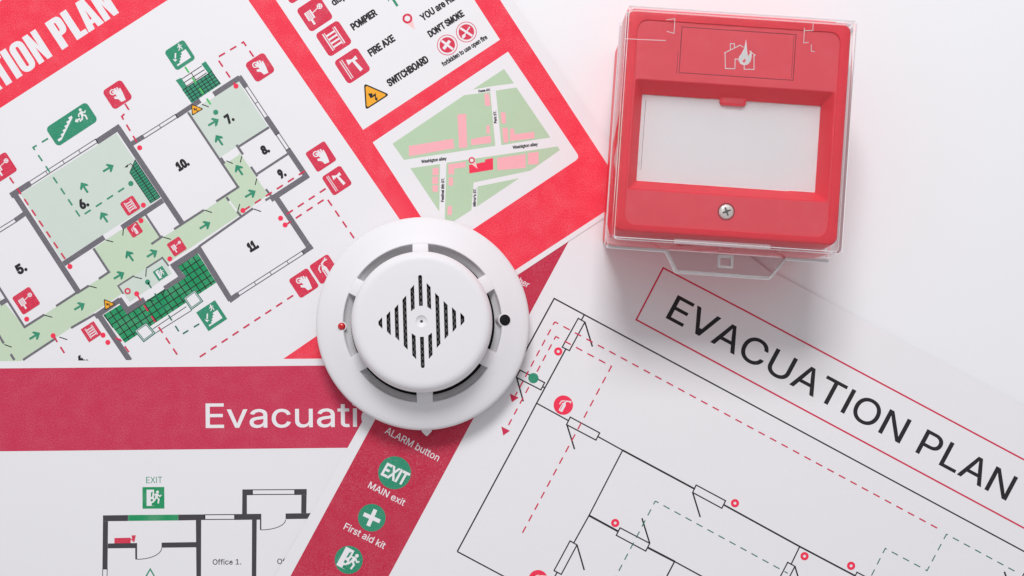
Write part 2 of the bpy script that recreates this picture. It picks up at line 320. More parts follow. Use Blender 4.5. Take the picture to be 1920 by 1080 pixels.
'n': (805, "223,446 223,0 103,0 103,746 219,746 220,565 201,565 227,627 260,676 299,712 344,736 393,751 447,756 495,752 540,742 580,724 615,700 645,669 669,631 688,585 698,532 702,472 702,0 582,0 582,462 577,516 562,562 537,598 503,625 461,642 413,647 378,644 346,637 316,624 289,606 267,583 248,556 235,523 226,487"),
'o': (816, "407,-16 343,-11 283,5 230,32 182,69 142,114 110,167 86,228 72,295 67,368 72,443 86,511 110,572 142,626 182,671 230,707 283,734 343,750 407,756 473,750 533,734 587,707 634,671 674,626 706,572 730,511 744,443 749,368 744,295 730,228 706,167 674,114 634,69 587,32 533,5 473,-11|407,91 455,96 496,108 531,130 561,158 585,192 604,231 617,274 625,320 628,368 625,417 617,464 604,507 585,547 561,581 531,610 496,631 455,644 407,648 361,644 320,631 285,610 256,581 232,547 213,508 200,464 192,418 189,368 192,320 200,274 213,231 232,192 256,158 285,130 320,108 361,96"),
'p': (834, "103,-281 103,746 220,746 220,628 232,628 270,680 337,733 369,745 406,753 450,756 510,750 565,735 615,709 659,673 697,628 727,575 749,514 763,446 767,371 763,296 749,228 727,166 697,113 660,68 616,32 566,5 511,-11 451,-16 408,-13 371,-6 339,7 271,61 232,115 223,115 223,-281|433,92 477,96 515,108 549,129 578,156 602,190 621,229 634,273 642,321 645,372 642,423 634,470 621,513 603,552 579,585 550,612 516,632 477,644 433,648 389,644 351,633 317,613 288,587 264,555 246,517 232,473 224,425 221,372 224,319 232,270 246,226 265,187 289,154 318,128 352,108 390,96"),
'r': (509, "103,0 103,746 219,746 219,631 227,631 244,666 268,696 300,722 336,741 376,753 419,756 451,756 479,754 479,634 452,638 407,640 373,638 342,631 313,618 287,602 265,582 247,557 234,530 226,499 223,466 223,0"),
's': (717, "358,-16 308,-14 262,-6 220,7 183,24 150,47 121,74 98,107 81,144 70,185 185,209 198,172 218,142 244,118 276,102 314,93 356,89 405,93 446,104 481,122 506,146 522,173 527,202 524,227 515,248 499,267 478,282 450,295 417,305 293,334 231,353 181,378 142,409 114,446 98,489 92,538 96,579 108,617 128,652 155,682 188,707 226,728 270,743 317,753 368,756 416,753 460,745 499,732 533,715 563,693 588,667 637,570 527,545 515,572 499,597 477,620 449,639 412,650 368,654 326,650 289,640 257,623 233,600 218,574 213,545 217,519 227,497 244,478 338,438 451,411 513,392 563,368 602,337 629,300 646,258 651,209 647,167 635,128 614,93 586,61 552,34 511,13 464,-3 413,-13"),
't': (447, "401,746 401,643 13,643 13,746|128,926 248,926 248,192 250,162 256,138 267,120 284,108 306,100 335,98 364,100 397,105 419,3 377,-5 331,-8 271,-2 221,14 181,42 151,80 133,127 128,183"),
'u': (806, "358,-10 310,-7 266,4 226,21 190,45 160,77 136,115 118,161 107,214 103,273 103,746 223,746 223,283 229,229 244,184 269,147 303,120 345,104 393,99 428,101 460,109 490,122 516,140 539,163 557,190 571,223 579,259 582,300 582,746 702,746 702,0 586,0 586,181 604,181 578,118 545,69 505,33 461,9 412,-5"),
'v': (765, "319,0 34,746 166,746 325,305 367,171 404,41 362,41 399,171 440,305 599,746 730,746 445,0"),
'w': (1115, "270,0 44,746 171,746 262,420 302,268 344,81 324,81 365,265 405,420 495,746 622,746 711,420 750,267 791,81 769,81 812,266 852,420 944,746 1070,746 844,0 724,0 627,338 599,442 571,551 544,664 571,664 544,551 516,442 487,338 391,0"),
'x': (744, "41,0 337,429 336,336 56,746 197,746 290,601 352,498 407,405 345,405 398,498 458,601 554,746 691,746 410,332 410,421 703,0 564,0 454,168 393,267 340,357 402,357 351,267 291,168 180,0"),
'y': (765, "93,-272 121,-168 140,-172 204,-175 256,-145 296,-70 319,-3 34,746 166,746 325,305 367,170 404,41 361,41 398,171 440,305 600,746 730,746 401,-114 347,-210 274,-267 180,-285 127,-281"),
}


def _round(x0, y0, x1, y1, r):
    """rounded rectangle contour, tall radius, as glyph text"""
    pts = []
    for cx, cy, a in ((x1 - r, y1 - 1.15 * r, 0), (x0 + r, y1 - 1.15 * r, 90), (x0 + r, y0 + 1.15 * r, 180), (x1 - r, y0 + 1.15 * r, 270)):
        for i in range(5):
            t = math.radians(a + 22.5 * i)
            pts.append('%.1f,%.1f' % (cx + r * math.cos(t), cy + 1.15 * r * math.sin(t)))
    return ' '.join(pts)


def _rev(s):
    return ' '.join(s.split(' ')[::-1])


# heavy condensed capitals for the big title
BLOCK = {
    ' ': (230, ''), 'T': (465, '10,1000 455,1000 455,835 335,835 335,0 130,0 130,835 10,835'), 'I': (265, '30,0 30,1000 235,1000 235,0'),
    'N': (530, '30,0 30,1000 215,1000 318,505 318,1000 500,1000 500,0 325,0 212,520 212,0'), 'L': (420, '30,0 30,1000 240,1000 240,165 405,165 405,0'),
    'O': (525, _round(25, -12, 500, 1012, 200) + '|' + _rev(_round(218, 150, 307, 850, 44))),
    'P': (500, '30,0 30,1000 300,1000 390,985 450,930 480,840 485,700 478,560 445,465 385,410 300,395 240,395 240,0|' + '240,545 270,548 285,580 288,700 285,810 270,842 240,848'),
    'A': (520, '5,0 135,1000 385,1000 515,0 315,0 300,165 220,165 205,0|232,310 288,310 260,660'),
    'E': (430, '30,0 30,1000 410,1000 410,835 240,835 240,600 390,600 390,440 240,440 240,165 415,165 415,0'), 'V': (500, '5,1000 215,1000 252,400 290,1000 495,1000 370,0 130,0'),
    'C': (510, _round(25, -12, 490, 1012, 200) + '|' + _rev(_round(218, 150, 300, 850, 41))), 'U': (525, '25,1000 225,1000 225,190 262,150 300,190 300,1000 500,1000 500,180 430,40 330,-12 195,-12 95,40 25,180'),
}


def glyph_contours(s, font=None):
    """contours of a string in cap-height units, and the ink extent in x"""
    x, cs = 0.0, []
    for ch in s:
        adv, data = (font or GLYPHS)[ch]
        if data:
            for loop in data.split('|'):
                cs.append([(x + float(p.split(',')[0]) / 1000, float(p.split(',')[1]) / 1000) for p in loop.split(' ')])
        x += adv / 1000.0
    xs = [p[0] for c in cs for p in c]
    return cs, min(xs), max(xs)


def unit(ax, ay):
    l = math.hypot(ax, ay) or 1.0
    return ax / l, ay / l


def ribbon(pts, w, closed=False):
    """mitred strip of quads along a polyline"""
    q = [pts[0]]
    for p in pts[1:]:
        if math.hypot(p[0] - q[-1][0], p[1] - q[-1][1]) > 1e-4:
            q.append(p)
    if closed and math.hypot(q[0][0] - q[-1][0], q[0][1] - q[-1][1]) < 1e-4:
        q.pop()
    n = len(q)
    L, R = [], []
    for i in range(n):
        a = q[i - 1] if (i or closed) else None
        b = q[(i + 1) % n] if (i < n - 1 or closed) else None
        d1 = unit(q[i][0] - a[0], q[i][1] - a[1]) if a else None
        d2 = unit(b[0] - q[i][0], b[1] - q[i][1]) if b else None
        d1 = d1 or d2
        d2 = d2 or d1
        nx, ny = unit(-(d1[1] + d2[1]), d1[0] + d2[0])
        k = max(0.45, nx * -d1[1] + ny * d1[0])
        h = w / 2 / k
        L.append((q[i][0] + nx * h, q[i][1] + ny * h))
        R.append((q[i][0] - nx * h, q[i][1] - ny * h))
    return [[L[i], L[(i + 1) % n], R[(i + 1) % n], R[i]] for i in range(n if closed else n - 1)]


def dashes(pts, on, off, w, start=0.0):
    """dashed line running on round the corners of a polyline"""
    out, pos, t0 = [], start, 0.0
    seg = []
    for a, b in zip(pts, pts[1:]):
        l = math.hypot(b[0] - a[0], b[1] - a[1])
        seg.append((t0, l, a, b))
        t0 += l

    def at(t):
        for s0, l, a, b in seg:
            if t <= s0 + l + 1e-6:
                f = (t - s0) / l
                return (a[0] + (b[0] - a[0]) * f, a[1] + (b[1] - a[1]) * f)
        return pts[-1]
    while pos < t0:
        e = min(pos + on, t0)
        line = [at(max(pos, 0))] + [s[3] for s in seg[:-1] if max(pos, 0) < s[0] + s[1] < e] + [at(e)]
        if e - pos > 1.0:
            out += ribbon(line, w)
        pos += on + off
    return out


def disc(cx, cy, r, n=28):
    return [(cx + r * math.cos(2 * math.pi * i / n), cy + r * math.sin(2 * math.pi * i / n)) for i in range(n)]


def ring(cx, cy, r0, r1, n=32):
    return ribbon(disc(cx, cy, (r0 + r1) / 2, n), r1 - r0, True)


def arc(cx, cy, r, a0, a1, n=14):
    return [(cx + r * math.cos(math.radians(a0 + (a1 - a0) * i / n)), cy + r * math.sin(math.radians(a0 + (a1 - a0) * i / n)))
            for i in range(n + 1)]


def rot2(p, ang):
    c, s = math.cos(math.radians(ang)), math.sin(math.radians(ang))
    return (p[0] * c - p[1] * s, p[0] * s + p[1] * c)


def place(pts, cx, cy, sx, sy, ang):
    """local (x right, y up) to the page; ang > 0 turns clockwise as seen"""
    return [(cx + rot2((p[0] * sx, -p[1] * sy), ang)[0], cy + rot2((p[0] * sx, -p[1] * sy), ang)[1]) for p in pts]


def rrect(w, h, r, n=5):
    pts = []
    for qx, qy, a in ((1, 1, 0), (-1, 1, 90), (-1, -1, 180), (1, -1, 270)):
        for i in range(n + 1):
            t = math.radians(a + 90.0 * i / n)
            pts.append((qx * (w / 2 - r) + r * math.cos(t), qy * (h / 2 - r) + r * math.sin(t)))
    return pts


def union(polys):
    """one flat union of all the given outlines, so that no two faces of a print ever overlap"""
    key, pv, pe, tri = {}, [], set(), []

    def vid(p):
        kk = (round(p[0], 3), round(p[1], 3))
        if kk not in key:
            key[kk] = len(pv)
            pv.append(Vector(kk))
        return key[kk]
    for poly in polys:
        loops = poly if isinstance(poly[0], list) else [poly]
        flat2 = [p for l in loops for p in l]
        tris = [(0, 1, 2)] if len(flat2) == 3 else tessellate_polygon([[Vector((p[0], p[1], 0)) for p in l] for l in loops])
        for t in tris:
            p, q, r = (flat2[i] for i in t)
            ar = (q[0] - p[0]) * (r[1] - p[1]) - (q[1] - p[1]) * (r[0] - p[0])
            if abs(ar) > 1e-5:
                tri.append((p, q, r) if ar > 0 else (p, r, q))
        cyc = [[flat2[i] for i in t] for t in tris] if len(flat2) <= 4 else loops
        for l in cyc:
            for i in range(len(l)):
                e = tuple(sorted((vid(l[i - 1]), vid(l[i]))))
                if e[0] != e[1]:
                    pe.add(e)
    if len(tri) == 1:
        return [Vector(p) for p in tri[0]], [(0, 1, 2)]
    res = delaunay_2d_cdt(pv, list(pe), [], 0, 1e-4)
    cell, grid = 6.0, {}
    for t in tri:
        x0, x1 = min(p[0] for p in t), max(p[0] for p in t)
        y0, y1 = min(p[1] for p in t), max(p[1] for p in t)
        if (x1 - x0) * (y1 - y0) > 40000:
            grid.setdefault(None, []).append(t)
            continue
        for i in range(int(x0 // cell), int(x1 // cell) + 1):
            for j in range(int(y0 // cell), int(y1 // cell) + 1):
                grid.setdefault((i, j), []).append(t)

    def covered(x, y):
        for t in grid.get((int(x // cell), int(y // cell)), []) + grid.get(None, []):
            (ax, ay), (bx, by), (cx, cy) = t
            if (bx - ax) * (y - ay) - (by - ay) * (x - ax) >= 0 and (cx - bx) * (y - by) - (cy - by) * (x - bx) >= 0 and (ax - cx) * (y - cy) - (ay - cy) * (x - cx) >= 0:
                return True
        return False
    ov, out = res[0], []
    for f in res[2]:
        f = list(f)
        ar = sum(ov[f[i - 1]].x * ov[f[i]].y - ov[f[i]].x * ov[f[i - 1]].y for i in range(len(f)))
        if abs(ar) < 1e-6:
            continue
        if ar < 0:
            f.reverse()
        if covered(sum(ov[i].x for i in f) / len(f), sum(ov[i].y for i in f) / len(f)):
            out.append(f)
    used = sorted({i for f in out for i in f})
    ix = {v: k for k, v in enumerate(used)}
    return [ov[i] for i in used], [[ix[i] for i in f] for f in out]


class Sheet:
    """a printed sheet; points are given in the page's drawing units (S of them per mm)"""
    LAYER = 0.012

    def __init__(self, outline, za, zb, label):
        self.za, self.zb = za, zb
        cx = sum(p[0] for p in outline) / len(outline)
        cy = sum(p[1] for p in outline) / len(outline)
        self.org = Vector(self.w(cx, cy, 0))
        self.root = thing('evacuation_plan_sheet', label, 'paper plan', self.org,
                          group='printed evacuation plans lying on the white table')
        top = [Vector(self.w(x, y, 0)) - self.org for x, y in outline]
        bm = bmesh.new()
        vt = [bm.verts.new(v) for v in top]
        vb = [bm.verts.new(v - Vector((0, 0, 0.06 * MM))) for v in top]
        bm.faces.new(vt)
        bm.faces.new(vb[::-1])
        n = len(vt)
        for i in range(n):
            bm.faces.new((vt[i], vb[i], vb[(i + 1) % n], vt[(i + 1) % n]))
        bm_obj('paper', bm, 'paper', self.root, 30)

    def w(self, x, y, layer, k=0):
        z = self.za + self.zb * y
        return ((x - 960) / S * MM, -(y - 540) / S * MM, (z + layer * self.LAYER) * MM + k * 0.9e-6)

    def add(self, name, polys, ink, layer, parent=None, label=None):
        """polys: list of point lists; an item that is a list of lists is an outline with holes"""
        pv, pf = union(polys)
        vs = [Vector(self.w(p[0], p[1], layer)) - self.org for p in pv]
        fs = [tuple(f)[::-1] for f in pf]
        me = bpy.data.meshes.new(name)
        me.from_pydata(vs, [], fs)
        me.update()
        o = link(name, me, ink, parent or self.root)
        if label:
            o['label'] = label
        return o

    def line(self, name, strokes, ink, layer, parent=None):
        polys = []
        for pts, w in strokes:
            polys += ribbon(pts, w)
        return self.add(name, polys, ink, layer, parent)

    def lines(self, name, strokes, ink, layer, parent=None):
        for pts, w in strokes:
            self.add(name, ribbon(pts, w), ink, layer, parent)

    def text(self, name, s, p0, p1, cap, ink, layer, bold=0.0, parent=None, slant=0.0, font=None):
        cs, x0, x1 = glyph_contours(s, font)
        L = math.hypot(p1[0] - p0[0], p1[1] - p0[1])
        ux, uy = unit(p1[0] - p0[0], p1[1] - p0[1])
        fx = (L - 2 * bold) / (x1 - x0)
        fy = cap - 2 * bold
        loops = []
        for c in cs:
            q = []
            for x, y in c:
                a = (x - x0) * fx + bold + slant * y * fy
                b = y * fy + bold
                q.append((p0[0] + ux * a + uy * b, p0[1] + uy * a - ux * b))
            loops.append(q)
        # outlines and their holes
        def area2(l):
            return sum(l[i - 1][0] * l[i][1] - l[i][0] * l[i - 1][1] for i in range(len(l)))
        def inside(p, l):
            r = False
            for i in range(len(l)):
                (ax, ay), (bx, by) = l[i - 1], l[i]
                if (ay > p[1]) != (by > p[1]) and p[0] < (bx - ax) * (p[1] - ay) / (by - ay) + ax:
                    r = not r
            return r
        outer = [l for l in loops if not any(inside(l[0], m) for m in loops if m is not l)]
        polys = []
        for l in outer:
            sub = [m for m in loops if m is not l and m not in outer and inside(m[0], l)]
            holes = [m for m in sub if area2(m) * area2(l) < 0]
            polys.append([l] + holes if holes else l)
            polys += [m for m in sub if m not in holes]
        if bold:
            for l in loops:
                polys += ribbon(l, 2 * bold, True)
        return self.add(name, polys, ink, layer, parent)

    def icon(self, name, kind, cx, cy, w, h, ang, ink, layer, r=5.0, white='paper', parent=None):
        base = self.add(name, [place(rrect(w, h, r) if r else [(-w / 2, -h / 2), (w / 2, -h / 2), (w / 2, h / 2), (-w / 2, h / 2)],
                                     cx, cy, 1, 1, ang)], ink, layer, parent)
        self.symbol(kind, cx, cy, w / 2, h / 2, ang, layer + 1, base, white, ink)
        return base

    def symbol(self, kind, cx, cy, sx, sy, ang, layer, base, white='paper', ink='green'):
        polys = [place(p, cx, cy, sx, sy, ang) for p in PICTO[kind]]
        self.add('pictogram', polys, white, layer, base)
        if kind + '_cut' in PICTO:
            self.add('pictogram_detail', [place(p, cx, cy, sx, sy, ang) for p in PICTO[kind + '_cut']], ink, layer + 1, base)

    def disc(self, name, cx, cy, r, ink, layer, parent=None):
        return self.add(name, [disc(cx, cy, r)], ink, layer, parent)

    def arrow(self, cx, cy, dx, dy, ink, layer, size=12.0):
        ux, uy = unit(dx, dy)
        ang = math.degrees(math.atan2(uy, ux))
        pts = [(-1, -.17), (.15, -.17), (-.12, -.72), (.22, -.72), (1, 0), (.22, .72), (-.12, .72), (.15, .17), (-1, .17)]
        self.add('direction_arrow', [place(pts, cx, cy, size, size, ang)], ink, layer)


def rb(pts, w, closed=False):
    return ribbon(pts, w, closed)


def box(x0, y0, x1, y1):
    return [(x0, y0), (x1, y0), (x1, y1), (x0, y1)]


def runner(cx, cy, s):
    f = lambda *p: [(cx + a * s, cy + b * s) for a, b in p]
    return ([disc(cx + .12 * s, cy + .82 * s, .2 * s, 14)] + rb(f((.05, .6), (-.05, .05)), .36 * s) +
            rb(f((.0, .5), (-.42, .42), (-.55, .1)), .17 * s) + rb(f((.12, .5), (.42, .2), (.66, .38)), .17 * s) +
            rb(f((-.05, .1), (.3, -.22), (.2, -.78)), .21 * s) + rb(f((-.08, .1), (-.3, -.35), (-.78, -.45)), .21 * s))


PICTO = {
    'hand': ring(-.24, .42, .17, .27, 18) + [
        [(-.30, .44), (-.20, .50), (-.10, .40), (.0, .18), (.03, .62), (.15, .62), (.18, .2), (.24, .58), (.36, .55), (.34, .16),
         (.42, .40), (.53, .36), (.50, -.08), (.44, -.42), (.36, -.80), (-.06, -.74), (-.14, -.40), (-.42, -.18), (-.40, -.02),
         (-.28, -.02), (-.10, -.12), (-.14, .10)]],
    'hose': [box(-.66, -.24, -.10, .44), box(-.50, -.66, -.34, -.24)] + rb([(-.1, .14), (.42, .24)], .07) + [disc(.60, .27, .21, 16)],
    'hose_cut': [box(-.53, -.20, -.49, .40), box(-.40, -.20, -.36, .40), box(-.27, -.20, -.23, .40)] + [disc(.60 + .11 * math.cos(a), .27 + .11 * math.sin(a), .045, 8) for a in (0.3, 1.9, 3.4, 5.0)],
    'ladder': [box(-.56, -.72, -.47, .72), box(-.40, -.72, -.35, .72), box(.47, -.72, .56, .72), box(.35, -.72, .40, .72),
               box(-.35, .36, .35, .50), box(-.35, .04, .35, .18), box(-.35, -.28, .35, -.14), box(-.35, -.60, .35, -.46)],
    'axe': [box(-.62, -.78, -.55, .80), box(-.46, -.78, -.40, .80),
            [(-.22, .20), (-.16, .62), (.16, .44), (.34, .44), (.60, .52), (.60, .20), (.36, .26), (.52, -.62), (.26, -.66), (.16, .28)]],
    'extinguisher': [[(-.20, -.72), (-.14, -.78), (.20, -.78), (.26, -.72), (.26, .08), (.16, .28), (-.10, .28), (-.20, .08)],
                     box(-.06, .30, .14, .44)] + rb([(-.44, -.10), (-.40, .30), (-.1, .52)], .11) + rb([(.0, .50), (.34, .66)], .15) +
                    rb([(.36, .66), (.62, .82)], .10) + rb([(.36, .64), (.68, .62)], .10),
    'extinguisher_cut': [box(-.10, -.62, -.03, .02)],
    'stairs': [[(-.70, -.70), (.70, -.70), (.70, .16), (.20, .16), (.20, -.04), (.02, -.04), (.02, -.22), (-.16, -.22), (-.16, -.40),
                (-.34, -.40), (-.34, -.56), (-.70, -.56)]] + runner(.38, .56, .34) +
              rb([(-.22, .36), (-.50, -.02)], .13) + [[(-.72, .06), (-.40, -.20), (-.66, -.26)]],
    'wide_stairs': [[(-.84, -.66), (-.70, -.66), (.18, .46), (.18, .66), (.02, .66), (.02, .44), (-.14, .44), (-.14, .22), (-.30, .22),
                     (-.30, .0), (-.46, .0), (-.46, -.22), (-.62, -.22), (-.62, -.44), (-.84, -.44)]] +
                   [[(x * .46, y) for x, y in q] for q in runner(1.26, .12, .66)] +
                   rb([(.42, .02), (.26, .02)], .14) + [[(.28, -.20), (.28, .24), (.16, .02)]],
    'exit': [box(-.62, -.74, .06, .76)] + [[(x + .3, y) for x, y in q] for q in runner(.0, .0, .66)],
    'exit_cut': [[(-.22, .48), (-.06, .60), (-.10, .16), (-.24, .04)], [(-.24, -.10), (-.02, -.14), (-.10, -.34), (-.26, -.30)],
                 [(.02, .02), (.10, .30), (.14, .0)], [(-.16, -.50), (.06, -.40), (.06, -.72), (-.16, -.72)]],
    'plus': [[(-.14, -.62), (.14, -.62), (.14, -.14), (.62, -.14), (.62, .14), (.14, .14), (.14, .62), (-.14, .62), (-.14, .14),
              (-.62, .14), (-.62, -.14), (-.14, -.14)]],
    'cigarette': rb([(-.50, .50), (.50, -.50)], .22) + rb([(-.42, -.34), (.30, .38)], .30),
    'match': rb([(-.50, .50), (.50, -.50)], .22) + rb([(-.30, -.30), (.44, .44)], .12) + [[(-.52, -.62), (-.16, -.42), (-.18, -.12), (-.50, -.24)]],
    'bolt': [[(-.34, .52), (.10, .30), (-.02, .06), (.42, .14), (.20, -.40), (.34, -.40), (.10, -.74), (-.06, -.34), (.06, -.36), (.16, -.10), (-.36, -.10)]],
}


def warning(sh, a, b, c, ink_w, layer, name='high_voltage_triangle'):
    cx, cy = (a[0] + b[0] + c[0]) / 3, (a[1] + b[1] + c[1]) / 3
    def corners(f, r):
        T = [(cx + (p[0] - cx) * f, cy + (p[1] - cy) * f) for p in (a, b, c)]
        out = []
        for i in range(3):
            p, q, s = T[i], T[i - 1], T[(i + 1) % 3]
            d1, d2 = unit(q[0] - p[0], q[1] - p[1]), unit(s[0] - p[0], s[1] - p[1])
            p1, p2 = (p[0] + d1[0] * r, p[1] + d1[1] * r), (p[0] + d2[0] * r, p[1] + d2[1] * r)
            for k in range(5):
                t = k / 4
                out.append(tuple((1 - t) ** 2 * p1[j] + 2 * t * (1 - t) * p[j] + t * t * p2[j] for j in (0, 1)))
        return out
    size = math.hypot(a[0] - b[0], a[1] - b[1])
    base = sh.add(name, [corners(1.06, size * .14)], 'black', layer)
    sh.add('amber_field', [corners(1.06 - 3.4 * ink_w / size, size * .10)], 'yellow', layer + 1, base)
    sh.add('pictogram', [place(p, cx, cy, size * .34, size * .34, -32) for p in PICTO['bolt']], 'black', layer + 2, base)


def pin(sh, cx, cy, tip, r, layer):
    d = unit(tip[0] - cx, tip[1] - cy)
    n = (-d[1], d[0])
    body = sh.add('location_pin', [[(cx + n[0] * r, cy + n[1] * r), tip, (cx - n[0] * r, cy - n[1] * r)] +
                                   [(cx - d[0] * r * math.sin(math.radians(t)) - n[0] * r * math.cos(math.radians(t)),
                                     cy - d[1] * r * math.sin(math.radians(t)) - n[1] * r * math.cos(math.radians(t))) for t in range(20, 180, 20)]],
                  'blush', layer)
    sh.disc('pin_centre', cx, cy, r * .72, 'paper', layer + 1, body)
    sh.add('pin_ring', ring(cx, cy, r * .55, r * .97), 'crimson', layer + 2, body)


# ------------------------------------------------------------------ the table
bm = bmesh.new()
for x, y in ((-1.2, -1.2), (1.2, -1.2), (1.2, 1.2), (-1.2, 1.2)):
    bm.verts.new((x, y, -0.0005))
bm.faces.new(bm.verts[:])
t = bm_obj('tabletop', bm, 'table', None)
t['kind'] = 'structure'

# ------------------------------------------------------------------ sheet with the coral title band and the coloured floor plan
ANG = -33.3
A = Sheet([(1205, 361), (-268, 1333), (-966, 298), (507, -674)], 0.5, 0.0,
          'paper evacuation plan with coral red borders, numbered green rooms and a street map')
A.add('title_band', [[(-100, 268.5), (440, -80), (110, -80), (-100, 80)]], 'coral', 1)
A.text('title', 'EVACUATION', (-152, 268), (99.5, 105.5), 60, 'paper', 2, font=BLOCK)
A.text('title', 'PLAN', (117.5, 94.5), (224, 24.5), 60, 'paper', 2, font=BLOCK)
A.add('border', [[(424, -60), (480, 21), (652, 270), (802, 487.6), (400, 763), (400, 876), (1177.5, 368.5), (1140, 311), (898, -60)]], 'coral', 1)
A.add('legend_panel', [[(477, -60), (681, 244), (937.5, 75), (850, -60)]], 'paper', 2)
A.add('map_panel', [[(699, 267.5), (952.5, 97.5), (1079, 284), (1083, 290), (1084, 296), (1080, 301), (1074, 305), (829.5, 468.7)]], 'paper', 2)


def mp(*p):
    return [(660 + x / 3.375, 110 + y / 3.375) for x, y in p]


for q in ([(765, 197), (962, 67), (1025, 158), (900, 174)], [(257, 540), (710, 233), (875, 212), (907, 553), (330, 642)],
          [(910, 204), (1040, 184), (1255, 500), (945, 549)], [(370, 695), (557, 668), (553, 970)],
          [(598, 660), (1300, 557), (1315, 580), (1130, 710), (770, 785), (755, 960), (645, 1030), (587, 1018)],
          [(795, 810), (1060, 757), (790, 938)]):
    A.add('map_green_block', [mp(*q)], 'park', 3)
A.add('map_buildings', [mp(*q) for q in (
    [(360, 555), (640, 508), (648, 568), (362, 620)], [(667, 355), (722, 350), (730, 562), (678, 568)], [(838, 225), (865, 222), (878, 300), (842, 302)],
    [(752, 512), (840, 494), (878, 490), (880, 535), (755, 550)], [(850, 425), (870, 422), (873, 475), (852, 478)], [(940, 342), (970, 342), (975, 410), (948, 412)],
    [(950, 440), (985, 440), (990, 530), (960, 535)], [(1000, 445), (1025, 445), (1030, 480), (1153, 465), (1155, 505), (1000, 524)],
    [(918, 630), (1098, 605), (1100, 692), (920, 708)], [(1112, 598), (1180, 590), (1180, 668), (1115, 672)],
    [(610, 670), (718, 655), (720, 688), (648, 697), (645, 735), (610, 733)], [(612, 752), (640, 752), (640, 805), (612, 805)],
    [(510, 694), (548, 690), (548, 738), (510, 740)], [(508, 750), (546, 748), (546, 793), (508, 795)], [(508, 803), (546, 803), (543, 845), (512, 845)],
    [(605, 935), (632, 932), (632, 990), (605, 990)])], 'pink', 4)
A.add('map_marked_building', [mp((740, 675), (842, 655), (842, 640), (892, 630), (893, 703), (743, 728))], 'dot_red', 5)
pin(A, 884.6, 301, (895.6, 317), 6.2, 6)
for s, p0, p1, cap in (('Fome AV.', (897.6, 174.4), (920, 171), 5.2), ('Washigton alley', (790.4, 306.6), (837.8, 300.4), 6.2),
                       ('Washigton alley', (961.6, 280), (1008.7, 273.6), 6.2), ('Park ST.', (931.6, 231.5), (930.4, 208), 5.4),
                       ('Festival 8th ST.', (832.4, 379), (833.4, 334), 5.6), ("Mirror's ST.", (892.2, 387.6), (893.4, 353.5), 5.6)):
    A.text('street_name', s, p0, p1, cap, 'black', 5, bold=.35)

# legend
for nm, kd, x, y in (('hose_reel_icon', 'hose', 590.5, 26.5), ('ladder_icon', 'ladder', 626, 73), ('fire_axe_icon', 'axe', 661, 124), ('dispenser_icon', 'hand', 553.5, -26)):
    A.icon(nm, kd, x, y, 51, 51, ANG, 'crimson', 3, r=7)
A.text('legend_text', 'disp', (626.5, 12.5), (650, -3.5), 14, 'black', 3, bold=.8)
A.text('legend_text', 'POMPIER', (663.6, 58.6), (708.8, 28.6), 14.4, 'black', 3, bold=.95)
A.text('legend_text', 'FIRE AXE', (696, 107.4), (742.6, 76.6), 14.6, 'black', 3, bold=.95)
A.text('legend_text', 'SWITCHBOARD', (731, 164), (805.6, 116), 14.6, 'black', 3, bold=.95)
A.text('legend_text', 'YOU are HERE', (793.6, 41), (868, -8.6), 14, 'black', 3, bold=.8)
A.text('legend_text', "DON'T SMOKE", (807.4, 71.6), (872, 30), 13.6, 'black', 3, bold=.9)
A.text('legend_text', 'forbidden to use open fire', (831.6, 126), (915, 73), 9.4, 'black', 3, bold=.5)
warning(A, (683.5, 158), (729, 178), (686.5, 205.5), 2.6, 3)
pin(A, 764, 35.5, (778, 56), 9.6, 3)
A.add('legend_arrow', [[(732, -4), (736, -7), (747.5, 11), (743.5, 13.5)], [(724, -6), (731, -4), (729, 4.5)]], 'green', 3)
for x, y, kd in ((838.7, 85, 'cigarette'), (874.5, 60.7, 'match')):
    b = A.disc('prohibition_sign', x, y, 19.4, 'crimson', 3)
    A.add('white_ring', ring(x, y, 14.6, 18.0), 'paper', 4, b)
    A.symbol(kd, x, y, 19, 19, -12 if kd == 'match' else -8, 4, b)

# floor plan: rooms
A.add('room_fill', [[(39, 364), (219, 250), (301, 372), (118, 489)]], 'room', 1)
A.add('room_fill', [[(354, 212), (446, 152), (503, 238), (412, 296)]], 'room', 1)
A.add('corridor_fill', [[(-40, 600), (-40, 548), (-15, 545), (12, 571), (47, 614), (178, 528.6), (207, 510), (176.5, 466), (268, 404), (302, 447), (425, 368),
                         (448, 351), (419, 305), (450, 287), (503, 366), (449, 404), (45, 674), (10, 697), (-40, 640)]], 'hall', 1)
A.add('entrance_hall_fill', [[(222, 537), (305, 483), (323, 513), (244, 566)]], 'room', 2)
A.add('terrace', [[(194, 591), (230, 569), (241, 586), (348, 517), (332, 499), (371, 475), (406, 530), (235, 643)]], 'leaf', 2)
grid = []
du, dv = unit(0.838, -0.546), unit(0.56, 0.828)
terr = [(194, 591), (230, 569), (241, 586), (348, 517), (332, 499), (371, 475), (406, 530), (235, 643)]


